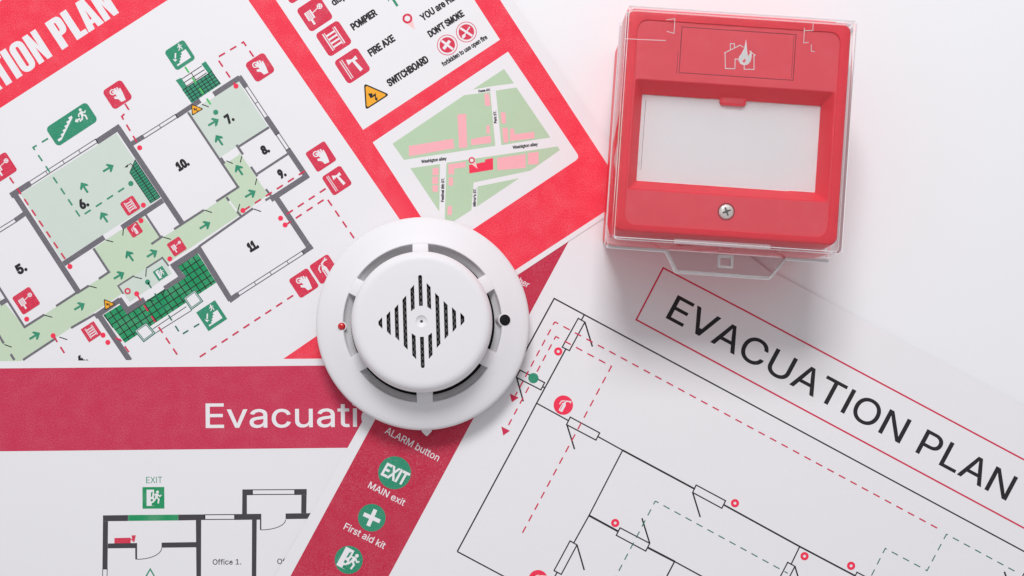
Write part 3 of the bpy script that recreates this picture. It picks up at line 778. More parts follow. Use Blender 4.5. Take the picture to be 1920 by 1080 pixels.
def hatch(poly, origin, d, n, step, count, w):
    """lines clipped to a polygon"""
    out = []
    for i in range(count):
        ox, oy = origin[0] + n[0] * step * i, origin[1] + n[1] * step * i
        ts = []
        for k in range(len(poly)):
            a, b = poly[k - 1], poly[k]
            ex, ey = b[0] - a[0], b[1] - a[1]
            den = d[0] * ey - d[1] * ex
            if abs(den) < 1e-9:
                continue
            t = ((a[0] - ox) * ey - (a[1] - oy) * ex) / den
            u = ((a[0] - ox) * d[1] - (a[1] - oy) * d[0]) / den
            if 0 <= u < 1:
                ts.append(t)
        ts.sort()
        for t0, t1 in zip(ts[::2], ts[1::2]):
            if t1 - t0 > 2:
                out += ribbon([(ox + d[0] * t0, oy + d[1] * t0), (ox + d[0] * t1, oy + d[1] * t1)], w)
    return out


A.add('terrace_tile_lines', hatch(terr, (200, 596), dv, du, 12.4, 19, 1.8) + hatch(terr, (192, 592), du, dv, 12.0, 12, 1.8), 'black', 3)
st = [(254, 300), (244, 324), (283, 381), (301, 370)]
A.add('staircase', [st], 'green', 2)
A.add('stair_lines', hatch(st, (254, 302), du, dv, 5.6, 16, 1.2) + rb([(250, 312), (292, 375)], 1.6) + rb(st, 1.2, True) +
      rb([(250, 312), (246, 307), (236, 313)], 1.3) + [[(234, 314.5), (240, 308.5), (240.5, 314)]], 'black', 3)
sg = [(342, 169), (397.5, 134), (415, 157.5), (360, 194)]
A.add('outer_steps', [sg, [(330, 151), (340, 146.5), (352, 163), (343, 169)], [(378, 120.5), (386, 115.5), (399, 134), (391, 138)]], 'green', 3)
A.add('step_lines', hatch(sg, (343, 170), du, dv, 6.4, 5, 1.4) + hatch(sg, (348, 166), dv, du, 8.4, 8, 1.4) +
      rb([(341, 149), (379, 124)], 1.4) + rb([(345, 156), (384, 131)], 1.4) + rb([(349, 163), (388, 137)], 1.4) + rb([(359, 137), (368, 151)], 1.4), 'black', 4)

G = 'grey'
A.line('thick_walls', [
    ([(21, 367.5), (57, 344.5)], 11), ([(182, 266.5), (226, 237.5)], 11), ([(28, 364), (148, 548)], 10.5), ([(222, 240), (343, 421)], 10.5),
    ([(306, 376), (229, 427)], 10), ([(196, 445), (120, 495)], 10), ([(247, 270.5), (269, 257)], 9), ([(331, 219), (376, 189)], 9),
    ([(401, 177.5), (450, 146)], 10), ([(448.5, 144), (461.5, 163)], 10), ([(500, 221), (521, 252)], 10), ([(540, 280), (577, 335)], 10),
    ([(578, 329), (508, 374.5)], 10.5), ([(517, 369), (583, 468)], 10.5), ([(586, 462), (568, 474)], 9), ([(371, 463), (433, 563)], 10.5),
    ([(430, 564), (447, 552)], 10), ([(377, 466), (322, 501)], 11), ([(326, 497), (344, 523)], 10.5), ([(347, 516), (309, 541)], 9),
    ([(179, 594), (226, 562)], 10), ([(224, 560), (243, 587)], 10), ([(239, 583), (272, 562)], 11), ([(187, 592), (244, 676)], 10.5),
    ([(47, 401), (30, 413)], 9), ([(14, 562), (1, 570)], 9)], G, 4)
A.line('thin_walls', [
    ([(353, 211), (448, 353)], 4.2), ([(449, 350), (406, 378)], 4.2), ([(383, 394), (327, 430)], 4.2), ([(505, 239), (447, 276)], 4.2), ([(444, 272), (456, 290)], 4.5),
    ([(540, 289), (482, 327)], 4.2), ([(471, 313), (483, 331)], 4.2), ([(499, 355), (511, 371)], 4.2), ([(498, 376), (513, 367)], 4.2), ([(413, 297), (420, 308)], 8),
    ([(475, 391), (373, 463)], 4.2), ([(425, 370), (430, 377)], 4.2), ([(445, 397), (452, 405)], 4.2), ([(271, 399), (303, 447)], 4.2), ([(306, 443), (284.5, 458)], 4.2),
    ([(176, 466), (206, 512)], 4.2), ([(207, 509), (186, 523)], 4.2), ([(167, 536), (145, 550)], 4.2), ([(106, 574), (149, 546)], 4.2), ([(46, 614), (84, 590)], 4.2),
    ([(-2, 537), (48, 615)], 4.2), ([(134, 615), (179, 589)], 4.2), ([(44, 675), (106, 634)], 4.2), ([(221, 537), (252, 517)], 3), ([(222, 536), (232, 551)], 3),
    ([(275, 503), (306, 483)], 3), ([(304, 482), (317, 499)], 3), ([(21, 664), (28, 675)], 4.5), ([(-2, 627), (8, 644)], 4.2)], G, 5)


def window(sh, a, b, w, cuts, ink, layer):
    f = sh.line('window', [([a, b], w)], ink, layer)
    ux, uy = unit(b[0] - a[0], b[1] - a[1])
    L = math.hypot(b[0] - a[0], b[1] - a[1])
    e = [1.0] + [c * L for c in cuts] + [L - 1.0]
    panes = []
    for s, t in zip(e, e[1:]):
        panes += ribbon([(a[0] + ux * (s + .8), a[1] + uy * (s + .8)), (a[0] + ux * (t - .8), a[1] + uy * (t - .8))], w - 3.6)
    sh.add('pane', panes, 'paper', layer + 1, f)


window(A, (57, 344.5), (182.5, 264), 9, (.25, .5, .74), G, 4)
window(A, (269, 257.5), (332, 217.5), 8.5, (.5,), G, 4)
window(A, (461.5, 163), (500, 221), 8.5, (.52,), G, 4)
window(A, (520.5, 251), (540.5, 281), 8.5, (), G, 4)
window(A, (447, 552), (569, 473.5), 8.5, (.26, .5, .76), G, 4)
window(A, (-40, 457), (30.5, 413), 8.5, (.55,), G, 4)
A.lines('door_opening', [([(195, 446), (230, 426)], 7.5), ([(424, 303), (448, 287)], 7), ([(456, 291), (471, 313)], 3.5), ([(482, 331), (499, 356)], 3.5),
                         ([(429, 376), (446, 398)], 3.5), ([(384, 393), (406, 378)], 4), ([(306, 443), (327, 430)], 4), ([(392, 186), (403, 177)], 8),
                         ([(475, 391), (498, 376)], 4)], 'paper', 3)
A.line('door_leaves', [([p, q], 1.7) for p, q in (
    ((425, 302), (437, 307)), ((454, 293), (451, 305)), ((482, 335), (479, 347)), ((450, 383), (446, 397)), ((476, 392), (490, 397)), ((384, 394), (398, 399)),
    ((199, 450), (213, 454)), ((232, 429), (231, 442)), ((307, 445), (321, 449)), ((252, 519), (267, 523)), ((275, 504), (274, 519)), ((167, 536), (182, 540)),
    ((84, 591), (99, 595)), ((112, 632), (127, 637)), ((9, 646), (23, 651)), ((379, 196), (392, 201)), ((309, 542), (306, 554)), ((277, 562), (289, 565)))], 'black', 6)
for c in ([(344, 559), (366, 543), (382, 565), (359, 582)], [(252, 620), (275, 604), (293, 625), (270, 642)]):
    b = A.add('porch_column', [c], 'teal', 5)
    cx, cy = sum(p[0] for p in c) / 4, sum(p[1] for p in c) / 4
    A.add('column_gap', [[(cx + (p[0] - cx) * .86, cy + (p[1] - cy) * .86) for p in c]], 'paper', 6, b)
    A.add('column_line', rb([(cx + (p[0] - cx) * .74, cy + (p[1] - cy) * .74) for p in c], 1.4, True), 'teal', 7, b)
A.line('porch_lines', [([(287, 617), (350, 575)], 1.3), ([(293, 624), (360, 582)], 1.3)], 'black', 4)

for x, y, d in ((204, 316, 0), (159, 352, 1), (196, 407.5, 1), (401, 230, 0), (411.5, 263, 1), (449, 319, 1), (470, 364, 0), (385, 423, 0), (244, 480, 1),
                (286, 476, 0), (224, 517, 0), (150, 575, 0), (66, 630, 0)):
    A.arrow(x, y, *((.85, -.5) if d == 0 else (-.56, -.83)), 'green', 6, 11.5)
for s, p0, p1, cap in (('5.', (37, 516.5), (53.5, 506.5), 19), ('6.', (154.5, 394.5), (169.5, 385.5), 18.5), ('7.', (429.5, 234), (441.5, 225.5), 18), ('8.', (494.5, 292), (508, 285), 17),
                       ('9.', (527, 336.5), (539, 329.5), 17.5), ('10.', (337, 322.5), (357.5, 309.5), 17.5), ('11.', (470.5, 474), (487.5, 464), 18), ('4.', (152, 688), (168, 678), 19)):
    A.text('room_number', s, p0, p1, cap + .6, 'black', 6, bold=1.6)

# escape routes and call-outs
D = 'dash_red'
for pts in ([(235, 195), (242, 206), (229, 219), (263, 277)], [(476, 107), (457, 79.5), (407, 109), (442, 161)], [(19, 333), (132, 499)],
            [(572, 321), (457, 395)], [(611, 354), (527, 409)], [(607, 375), (536, 422)], [(615, 375), (667, 451)], [(550, 554), (374, 670)],
            [(257, 552), (335, 668)], [(217, 634), (226, 637), (249, 670)], [(101, 630), (128, 672)]):
    A.add('red_dashed_line', dashes(pts, 13.5, 11, 3.1), D, 7)
for x, y in ((262.5, 277.5), (443, 162), (132, 500), (456, 395), (526.5, 409.5), (535, 422), (257, 551), (203, 642), (194, 628.5), (100.5, 629.5), (51, 598.5),
             (319, 485.5), (269.5, 385), (265, 414)):
    A.disc('red_dot', x, y, 4.7, 'dot_red', 8)
for x, y in ((405, 211), (246, 344.5), (277.5, 529)):
    A.disc('green_dot', x, y, 4.8, 'green', 7)
A.add('green_dashed_line', dashes([(91, 260), (63, 277), (151, 407), (244, 346)], 13.5, 11.5, 3.0), 'green', 7)
A.add('green_dashed_line', dashes([(278, 530), (340, 628), (378, 605)], 12, 12, 2.8), 'teal', 7)
A.add('lime_dashed_line', dashes([(347.5, 126), (398, 200)], 13, 11, 3.2), 'lime', 7)
for nm, kd, x, y, w, h, ink, r in (
        ('stairs_exit_icon', 'stairs', 338, 104, 43, 43, 'green', 6), ('stairs_exit_icon', 'wide_stairs', 135.5, 233.5, 91, 42, 'green', 8),
        ('stairs_exit_icon', 'stairs', 397.5, 592, 42, 42, 'green', 0), ('exit_icon', 'exit', 301.5, 513, 21, 21, 'green', 0),
        ('alarm_button_icon', 'hand', 221, 178, 42, 42, 'crimson', 7), ('alarm_button_icon', 'hand', 488, 127, 42, 42, 'crimson', 7),
        ('alarm_button_icon', 'hand', 602, 294, 43, 43, 'crimson', 4), ('alarm_button_icon', 'hand', 570, 531, 42, 42, 'crimson', 5),
        ('fire_axe_icon', 'axe', 632, 339, 42, 42, 'crimson', 5), ('extinguisher_icon', 'extinguisher', 608.5, 505, 42, 42, 'crimson', 5),
        ('hose_reel_icon', 'hose', 5, 313.5, 42, 42, 'crimson', 5), ('hose_reel_icon', 'hose', 50, 564, 39, 39, 'crimson', 4),
        ('hose_reel_icon', 'hose', 332, 462.5, 28, 28, 'crimson', 3), ('ladder_icon', 'ladder', 245, 386, 29, 29, 'crimson', 4),
        ('ladder_icon', 'ladder', 172, 622, 29, 29, 'crimson', 0), ('extinguisher_icon', 'extinguisher', 253.5, 431, 23, 23, 'crimson', 3)):
    A.icon(nm, kd, x, y, w, h, ANG, ink, 6, r=r)
warning(A, (195.5, 561), (217, 570), (198, 582), 1.6, 6)
warning(A, (359.5, 196), (381.5, 204.5), (361, 217), 1.6, 6)
A.add('here_ring', ring(240, 546, 3.0, 6.0), 'crimson', 6)

# ------------------------------------------------------------------ sheet with the wide crimson header and the office plan
B = Sheet([(-900, 684.5), (722, 671.5), (734, 1920), (-888, 1932)], 0.70, 0.0,
          'paper plan with a wide crimson header band above a dark-walled office drawing')
B.add('header_band', [[(-880, 698.5), (721, 684.5), (722, 838.8), (-880, 855)]], 'header_red', 1)
B.text('header_text', 'Evacuation', (386.5, 802.5), (757, 799.5), 46, 'paper', 2, bold=.5)
B.text('exit_text', 'EXIT', (275, 905.8), (305, 905.4), 11.8, 'green', 1)
B.icon('exit_icon', 'exit', 288.5, 933.2, 41, 40.5, -.4, 'leaf', 1, r=0)
B.add('plan_walls', [
    [(194, 966), (241, 965.4), (241, 976.6), (194, 977)], [(335, 964.6), (385, 964.2), (385, 974.6), (335, 975.6)], [(440.5, 963.6), (490.5, 963), (490.5, 974), (440.5, 974.6)],
    [(536, 962.4), (600, 961.6), (600, 972.2), (536, 973)], [(194, 977.2), (203.6, 977), (202.6, 1066), (193, 1066)], [(455, 917.4), (474, 917.3), (474, 928.2), (455, 928.4)],
    [(553, 916.8), (575.6, 916.6), (575.6, 927.6), (553, 927.8)], [(455, 928.4), (463.6, 928.3), (463.6, 963.5), (454.6, 963.6)], [(565.6, 927.8), (575.4, 927.7), (574.8, 961.8), (565.2, 961.9)],
    [(203.4, 1018.6), (258, 1017.8), (258, 1027.2), (203.2, 1027.8)], [(303.8, 1017), (369, 1016), (369, 1025.8), (303.8, 1026.6)], [(368, 974.8), (378, 974.6), (377.6, 1100), (369.2, 1100)],
    [(473.2, 974.2), (482, 974.1), (481, 1100), (472.6, 1100)], [(254.4, 1027.3), (258, 1027.2), (258, 1048.6), (254.6, 1048.6)], [(488, 974.1), (490.6, 974), (490.6, 993.4), (488, 993.4)]],
      'dark', 1)
B.add('door_swing', rb([(258 + 46 * math.sin(math.radians(t)), 1027 + 21.2 * math.cos(math.radians(t))) for t in range(0, 91, 9)], 1.4) +
      rb([(490 + 46 * math.sin(math.radians(t)), 974 + 19.2 * math.cos(math.radians(t))) for t in range(0, 91, 9)], 1.4), 'dark', 2)
B.add('green_entrance', [[(241.2, 965.3), (334.8, 964.6), (334.8, 975.6), (241.2, 976.4)]], 'leaf', 1)
for a, b, w in (((384, 969.3), (441.5, 968.9), 10.6), ((473, 922.6), (554, 922.2), 10.6)):
    window(B, a, b, w, (), 'dark', 1)
B.line('window_lines', [([(193.6, 1066), (193, 1100)], 1.4), ([(202, 1066), (201.4, 1100)], 1.4), ([(193, 1066.5), (203, 1066.5)], 1.6)], 'dark', 1)
B.add('extinguisher_mark', [[(215.5, 1008.4), (246, 1007.8), (246, 1018), (215.5, 1018.4)], [(246, 1010.5), (249.5, 1010.5), (249.5, 1012.5), (246, 1012.5)],
                            [(247.6, 1003.4), (255.6, 1003.2), (253, 1015.6), (249.6, 1015.6)]], 'crimson', 3)
B.add('green_triangle', rb([(282.6, 1066.5), (268, 1092), (297, 1092)], 2.6, True), 'green', 1)
B.text('office_name', 'Office 1.', (399.5, 1058.4), (453, 1058), 10.2, 'dark', 1, bold=.2)
B.text('office_name', 'Office 2.', (520.3, 1057.2), (575, 1056.8), 10.2, 'dark', 1, bold=.2)

# ------------------------------------------------------------------ sheet with the crimson legend strip and the line drawing
ZB = 0.5 / 285
Cc = Sheet([(979, 259), (2535, 1091), (1924, 2176), (368, 1344)], 0.35 - 500 * ZB, ZB,
           'paper plan with thin black line drawing and large black title in a red frame')
CANG = 28.3
Cc.add('legend_strip', [[(954, 324), (1134, 327), (874, 810), (700, 1134), (516, 1134), (691, 810)]], 'band_red', 1)
Cc.text('legend_text', 'ALARM button', (721, 811.5), (820.5, 865), 13.4, 'paper', 2, bold=.15)
Cc.text('legend_text', 'MAIN exit', (689.6, 913.4), (756.4, 948.4), 12.6, 'paper', 2, bold=.2)
Cc.text('legend_text', 'First aid kit', (644, 991), (719.6, 1029), 13, 'paper', 2, bold=.2)
Cc.text('legend_text', 'Fire extinguisher', (893, 490), (989, 540), 11.5, 'paper', 2, bold=.2)
b = Cc.disc('exit_badge', 740.2, 886.2, 31, 'green', 2)
Cc.text('badge_text', 'EXIT', (713.6, 890), (757.4, 911), 26.5, 'paper', 3, bold=1.1, parent=b, slant=.06)
b = Cc.disc('first_aid_badge', 697.6, 970.2, 26, 'green', 2)
Cc.symbol('plus', 697.6, 970.2, 27, 27, CANG - 4, 3, b)
b = Cc.disc('exit_door_badge', 654.6, 1049, 26.4, 'green', 2)
Cc.symbol('exit', 654.6, 1049, 26, 26, CANG, 3, b, ink='green')

K = 'black'
Cc.lines('outer_wall_line', [([(857.5, 1033.4), (945, 1080), (990, 1104)], 2.6), ([(987, 655), (1039, 559.8), (1400, 754), (1920, 1034.5), (2000, 1077.6)], 2.7), ([(989, 652), (962, 702)], 2.6)], K, 1)
Cc.lines('inner_wall_line', [
    ([(1095, 591), (1090, 600)], 2.5), ([(1060.5, 655), (1006, 756), (983, 800), (857.5, 1033.4)], 2.6), ([(1006, 756), (1065.5, 788.5)], 2.4), ([(1120, 818), (1167, 844)], 2.5),
    ([(1167, 844), (1301, 916)], 3.4), ([(1167, 844), (1104, 966), (1075, 1018)], 2.4), ([(1104, 966), (1159, 996)], 3.8), ([(1214, 1026), (1264, 1052)], 3.8), ([(1264, 1052), (1330, 1088)], 2.6),
    ([(1264, 1052), (1246, 1086)], 2.6), ([(1356, 946), (1498, 1024), (1602, 1079)], 3.2), ([(1498, 1024), (1482, 1057)], 2.4), ([(1044, 1073), (1034, 1090)], 2.4), ([(1017, 725), (1021, 727)], 2.4),
    ([(1880.6, 1071), (1888, 1092)], 3.2), ([(1920, 1070), (1908, 1092)], 2.4)], K, 2)


def opening(c, leaf):
    f = Cc.add('door', rb(c, 2.3, True), K, 3)
    Cc.add('door_leaf', rb(leaf, 2.8), K, 4, f)


opening([(1084, 597), (1096.5, 604), (1067.5, 657.5), (1054, 651)], [(1096.5, 604), (1110.5, 650)])
opening([(975, 694), (1021, 717.5), (1014, 731), (968, 707.5)], [(969, 709), (981, 752.5)])
opening([(1069, 782), (1124, 811.5), (1117, 825), (1062, 796)], [(1063, 797), (1077, 842)])
opening([(1304.5, 909), (1359.5, 938.5), (1352.5, 952.5), (1298, 923)], [(1298, 923), (1312, 969)])
opening([(1162, 989), (1217.5, 1018), (1210, 1032.5), (1155, 1003)], [(1217.5, 1018), (1203, 971)])
opening([(1068.5, 1013.5), (1081.5, 1021), (1052, 1076), (1038.5, 1069)], [(1081.5, 1021), (1095, 1068)])
opening([(1475.5, 1053.5), (1489, 1061), (1461, 1115), (1447, 1108)], [(1489, 1061), (1503, 1108)])
opening([(1605, 1072), (1660, 1101), (1653, 1115), (1598, 1086)], [(1598, 1086), (1612, 1132)])
Cc.add('title_frame', rb([(1990, 1028.5), (1920, 990.8), (1400, 711), (1192.7, 599.6), (1243.3, 502.5), (1400, 584.5), (1920, 862.8), (2010, 911)], 3.1), D, 1)
Cc.text('title', 'EVACUATION PLAN', (1247.5, 596.2), (1884, 938.6), 49, K, 1, bold=.55)
Cc.add('red_dashed_line', dashes([(1040, 603.5), (1757, 990.5)], 13.5, 10.9, 2.5, -6), D, 5)
Cc.add('red_dashed_line', dashes([(1040, 603.5), (966, 742)], 12.5, 9.6, 2.5, -6), D, 5)
Cc.add('red_dashed_line', dashes([(1042, 631), (1146, 687), (976, 1005)], 13.5, 10.9, 2.5, -6), D, 5)
Cc.add('red_dashed_line', dashes([(1042, 631), (949, 805)], 12.5, 10.2, 2.5, -6), D, 5)
Cc.add('arrow_head', [[(956, 738), (972.5, 745.5), (959.5, 754)]], D, 6)
Cc.add('arrow_head', [[(940, 799.5), (956, 807.5), (943.5, 816.5)]], D, 6)
Cc.add('green_dashed_line', dashes([(1228, 939), (1475.6, 1074)], 13, 10.4, 1.9, -6), 'teal', 5)
Cc.add('green_dashed_line', dashes([(1228, 939), (1150, 1088)], 13, 10.4, 1.9, -6), 'teal', 5)
Cc.add('green_dashed_line', dashes([(1620, 1102), (1658, 1027.5), (1736, 1069), (1772.5, 1001), (1900, 1070)], 13, 10.6, 1.9, 3), 'teal', 5)
Cc.disc('green_dot', 1000, 709, 9.6, 'green', 6)
for x, y in ((1046.5, 659), (1377, 943), (1153, 980), (1507, 1042), (1594, 1060)):
    Cc.add('red_ring', ring(x, y, 2.8, 7.7), 'dot_red', 6)
for x, y in ((1056, 759.5), (1008.6, 1086)):
    b = Cc.disc('extinguisher_badge', x, y, 18.2, 'dot_red', 5)
    Cc.symbol('extinguisher', x, y, 16.5, 16.5, CANG, 6, b, ink='dot_red')


# ------------------------------------------------------------------ solid helpers (millimetres, local to the thing)
def V(x, y, z):
    return Vector((x * MM, y * MM, z * MM))


def lathe(name, prof, material, parent, n=128, deg=32, close_top=False):
    bm = bmesh.new()
    rings = []
    for r, z in prof:
        if r < 1e-6:
            rings.append([bm.verts.new(V(0, 0, z))])
        else:
            rings.append([bm.verts.new(V(r * math.cos(2 * math.pi * i / n), r * math.sin(2 * math.pi * i / n), z)) for i in range(n)])
    for a, b in zip(rings, rings[1:]):
        for i in range(n):
            j = (i + 1) % n
            if len(a) == 1 and len(b) > 1:
                bm.faces.new((a[0], b[i], b[j]))
            elif len(b) == 1 and len(a) > 1:
                bm.faces.new((a[i], a[j], b[0]))
            elif len(a) > 1:
                bm.faces.new((a[i], a[j], b[j], b[i]))
    return bm_obj(name, bm, material, parent, deg)


def loops_mesh(name, loops, material, parent, cap0=False, cap1=False, deg=32, closed=False):
    """skin a stack of equal-length loops of (x, y, z) mm points"""
    bm = bmesh.new()
    R = [[bm.verts.new(V(*p)) for p in l] for l in loops]
    n = len(R[0])
    pairs = list(zip(R, R[1:])) + ([(R[-1], R[0])] if closed else [])
    for a, b in pairs:
        for i in range(n):
            bm.faces.new((a[i], a[(i + 1) % n], b[(i + 1) % n], b[i]))
    if cap0:
        bm.faces.new(R[0])
    if cap1:
        bm.faces.new(R[-1])
    return bm_obj(name, bm, material, parent, deg)


def rloop(x0, x1, y0, y1, r, z, n=6):
    cx, cy = (x0 + x1) / 2, (y0 + y1) / 2
    return [(cx + p[0], cy + p[1], z) for p in rrect(x1 - x0, y1 - y0, r, n)]


def prism(name, pts, z0, z1, material, parent, bevel=0.0, deg=32):
    bm = bmesh.new()
    a = [bm.verts.new(V(p[0], p[1], z0)) for p in pts]
    b = [bm.verts.new(V(p[0], p[1], z1)) for p in pts]
    n = len(pts)
    bm.faces.new(a)
    top = bm.faces.new(b)
    for i in range(n):
        bm.faces.new((a[i], a[(i + 1) % n], b[(i + 1) % n], b[i]))
    if bevel:
        bmesh.ops.bevel(bm, geom=list(top.edges), offset=bevel * MM, segments=3, profile=0.5, affect='EDGES')
    return bm_obj(name, bm, material, parent, deg)


def flat(name, polys, z, material, parent):
    """thin printed or inlaid shapes at height z (mm), stacked by a hair where they cross"""
    vs, fs = [], []
    for k, poly in enumerate(polys):
        base = len(vs)
        vs += [V(p[0], p[1], z + 0.0015 * (k % 11)) for p in poly]
        tris = [(0, 1, 2)] if len(poly) == 3 else tessellate_polygon([[Vector((p[0], p[1], 0)) for p in poly]])
        for t in tris:
            q = [vs[base + i] for i in t]
            up = (q[1] - q[0]).cross(q[2] - q[0]).z
            if abs(up) > 1e-15:
                fs.append(tuple(base + i for i in (t if up > 0 else t[::-1])))
    me = bpy.data.meshes.new(name)
    me.from_pydata(vs, [], fs)
    me.update()
    return link(name, me, material, parent)


# ------------------------------------------------------------------ smoke detector
DET = thing('smoke_detector', 'round white smoke detector with a diamond of black slits, lying where the three plans meet', 'smoke detector',
            (-0.0393, -0.01655, 0.0023), (0.0, math.radians(1.25), math.radians(1.7)))
lathe('base', [(0, .2), (42, .2), (45.6, .5), (46.3, 1.2), (46.6, 2.2), (46.6, 8.2), (46.45, 9.1), (46.0, 9.8), (45.2, 10.3), (43, 10.9), (40, 11.7), (37, 12.6),
               (35.2, 13.2), (34.7, 13.3), (34.4, 13.15), (34.2, 12.8), (33.9, 11.8), (33.4, 11.1), (32.6, 10.4), (31.9, 9.8), (31.3, 9.3), (31.1, 8.0), (31.0, 5.6), (27.6, 5.4)], 'plastic', DET, 160)
lathe('inlet_gap_shade', [(31.32, 9.32), (31.0, 8.7), (27.2, 8.7)], 'hole', DET, 96)  # black ring painting the shade in the gap under the dome
lathe('sensing_chamber', [(27.4, 5.0), (27.3, 16.5), (24, 16.6), (0, 16.6)], 'hole', DET, 64)
for k in range(6):
    a = math.radians(90 + 60 * k)
    w = 3.75 if k % 3 else 3.5
    pts = [(29.3, -w), (35.6, -w), (35.6, w), (29.3, w)]
    c, s = math.cos(a), math.sin(a)
    bm = bmesh.new()
    lo = [bm.verts.new(V(x * c - y * s, x * s + y * c, 5.2)) for x, y in pts]
    hi = [bm.verts.new(V(x * c - y * s, x * s + y * c, 14.4 if x < 32 else 13.0)) for x, y in pts]
    bm.faces.new(lo)
    tp = bm.faces.new(hi)
    for i in range(4):
        bm.faces.new((lo[i], lo[(i + 1) % 4], hi[(i + 1) % 4], hi[i]))
    bmesh.ops.bevel(bm, geom=list(tp.edges), offset=.45 * MM, segments=3, profile=.5, affect='EDGES')
    bm_obj('rib', bm, 'plastic', DET)

# dome with real slits
ZT = 26.6
dome = bmesh.new()
R0 = 25.6
outer = [(R0 * math.cos(2 * math.pi * i / 128), R0 * math.sin(2 * math.pi * i / 128)) for i in range(128)]
holes = []
PX = 4.425


def slit(cx, ya, yb, sa, sb):
    """slit from ya (lower) to yb (upper), ends cut on a slope, in detector millimetres"""
    h = 0.82
    return [(cx - h, ya - sa * h), (cx + h, ya + sa * h), (cx + h, yb + sb * h), (cx - h, yb - sb * h)]


SL = [(-5, [(-1.85, 1.35)]), (-4, [(-4.75, 3.85)]), (-3, [(-7.15, 6.6)]), (-2, [(-11.0, 10.2)]), (-1, [(-15.1, -5.5), (4.9, 14.6)]), (0, [(-19.7, -6.55), (6.5, 19.5)]),
      (1, [(-15.1, -5.5), (5.4, 15.2)]), (2, [(-10.6, 11.0)]), (3, [(-7.05, 7.45)]), (4, [(-4.1, 4.75)]), (5, [(-1.55, 2.35)])]
for col, parts in SL:
    for ya, yb in parts:
        if col == 0:
            up = yb > 0
            q = slit(0, ya, yb, 0, 0)
            if up:
                q = q[:2] + [(.82, yb - .5), (.4, yb), (-.4, yb), (-.82, yb - .5)]
            else:
                q = [(-.82, ya + .5), (-.4, ya), (.4, ya), (.82, ya + .5)] + q[2:]
        else:
            sg = 1 if col < 0 else -1
            lo_s = -1.1 * sg if ya < 0 else 1.0 * sg
            hi_s = 1.1 * sg if yb > 0 else -1.0 * sg
            if abs(col) == 1:
                lo_s = -1.1 * sg if ya < -6 else .75 * -sg
                hi_s = 1.1 * sg if yb > 6 else .75 * -sg if False else (.75 * sg * -1 if yb < 0 else 1.1 * sg)
                if ya > 0:
                    lo_s = .75 * sg
            q = slit(3.46 * col, ya, yb, lo_s, hi_s)
        holes.append([(x, y) for x, y in q])
pin_h = [(2.55 * math.cos(2 * math.pi * i / 40), .0 + 2.55 * math.sin(2 * math.pi * i / 40)) for i in range(40)]
holes.append(pin_h)
allp = [Vector((x, y, 0)) for l in [outer] + holes for x, y in l]
tv = [dome.verts.new(V(p.x, p.y, ZT)) for p in allp]
for t in tessellate_polygon([[Vector((x, y, 0)) for x, y in l] for l in [outer] + holes]):
    try:
        dome.faces.new([tv[i] for i in t])
    except ValueError:
        pass
k = len(outer)
for h in holes[:-1]:
    n = len(h)
    lo = [dome.verts.new(V(x, y, ZT - 1.6)) for x, y in h]
    for i in range(n):
        dome.faces.new((tv[k + i], tv[k + (i + 1) % n], lo[(i + 1) % n], lo[i]))
    k += n
prev = [tv[k + i] for i in range(40)]
for r, z in ((2.45, ZT - .12), (1.9, ZT - .5), (1.2, ZT - .85), (.62, ZT - 1.0), (.6, ZT - 2.2)):
    cur = [dome.verts.new(V(r * math.cos(2 * math.pi * i / 40), r * math.sin(2 * math.pi * i / 40), z)) for i in range(40)]
    for i in range(40):
        dome.faces.new((prev[i], prev[(i + 1) % 40], cur[(i + 1) % 40], cur[i]))
    prev = cur
prev = tv[:128]
for r, z in ((27.0, ZT - .12), (28.2, ZT - .6), (29.1, ZT - 1.5), (29.7, ZT - 2.9), (30.0, ZT - 4.6), (30.1, ZT - 7.0), (30.1, ZT - 11.0), (29.8, ZT - 11.6), (29.0, ZT - 11.8), (27.3, ZT - 11.8)):
    cur = [dome.verts.new(V(r * math.cos(2 * math.pi * i / 128), r * math.sin(2 * math.pi * i / 128), z)) for i in range(128)]
    for i in range(128):
        dome.faces.new((prev[i], prev[(i + 1) % 128], cur[(i + 1) % 128], cur[i]))
    prev = cur
D_OBJ = bm_obj('dome', dome, 'plastic', DET, 28)
mesh_lines = []
for i in range(-16, 17):
    for sgn in (1, -1):
        mesh_lines += ribbon([(i * 1.75 - 20, -20 * sgn), (i * 1.75 + 20, 20 * sgn)], .17)
mesh_lines = [q for q in mesh_lines]
flat('insect_mesh', [[(x, y * .98) for x, y in hatch_q] for hatch_q in
                     [q for i in range(-24, 25) for sgn in (1, -1)
                      for q in hatch([(-18.5, 0), (0, -21), (18.5, 0), (0, 21)], (i * 1.9, 0), unit(.72, sgn * 1.0), (1, 0), 0, 1, .15)]], ZT - 1.75, 'wire', D_OBJ)
flat('dark_backing', [disc(0, 0, 23.5, 48)], ZT - 1.95, 'hole', D_OBJ)


def base_z(r):
    return 13.1 + (r - 35.2) * (9.7 - 13.1) / (43 - 35.2)


def seat(obj, x, y, z):
    obj.location = V(x, y, z)
    return obj


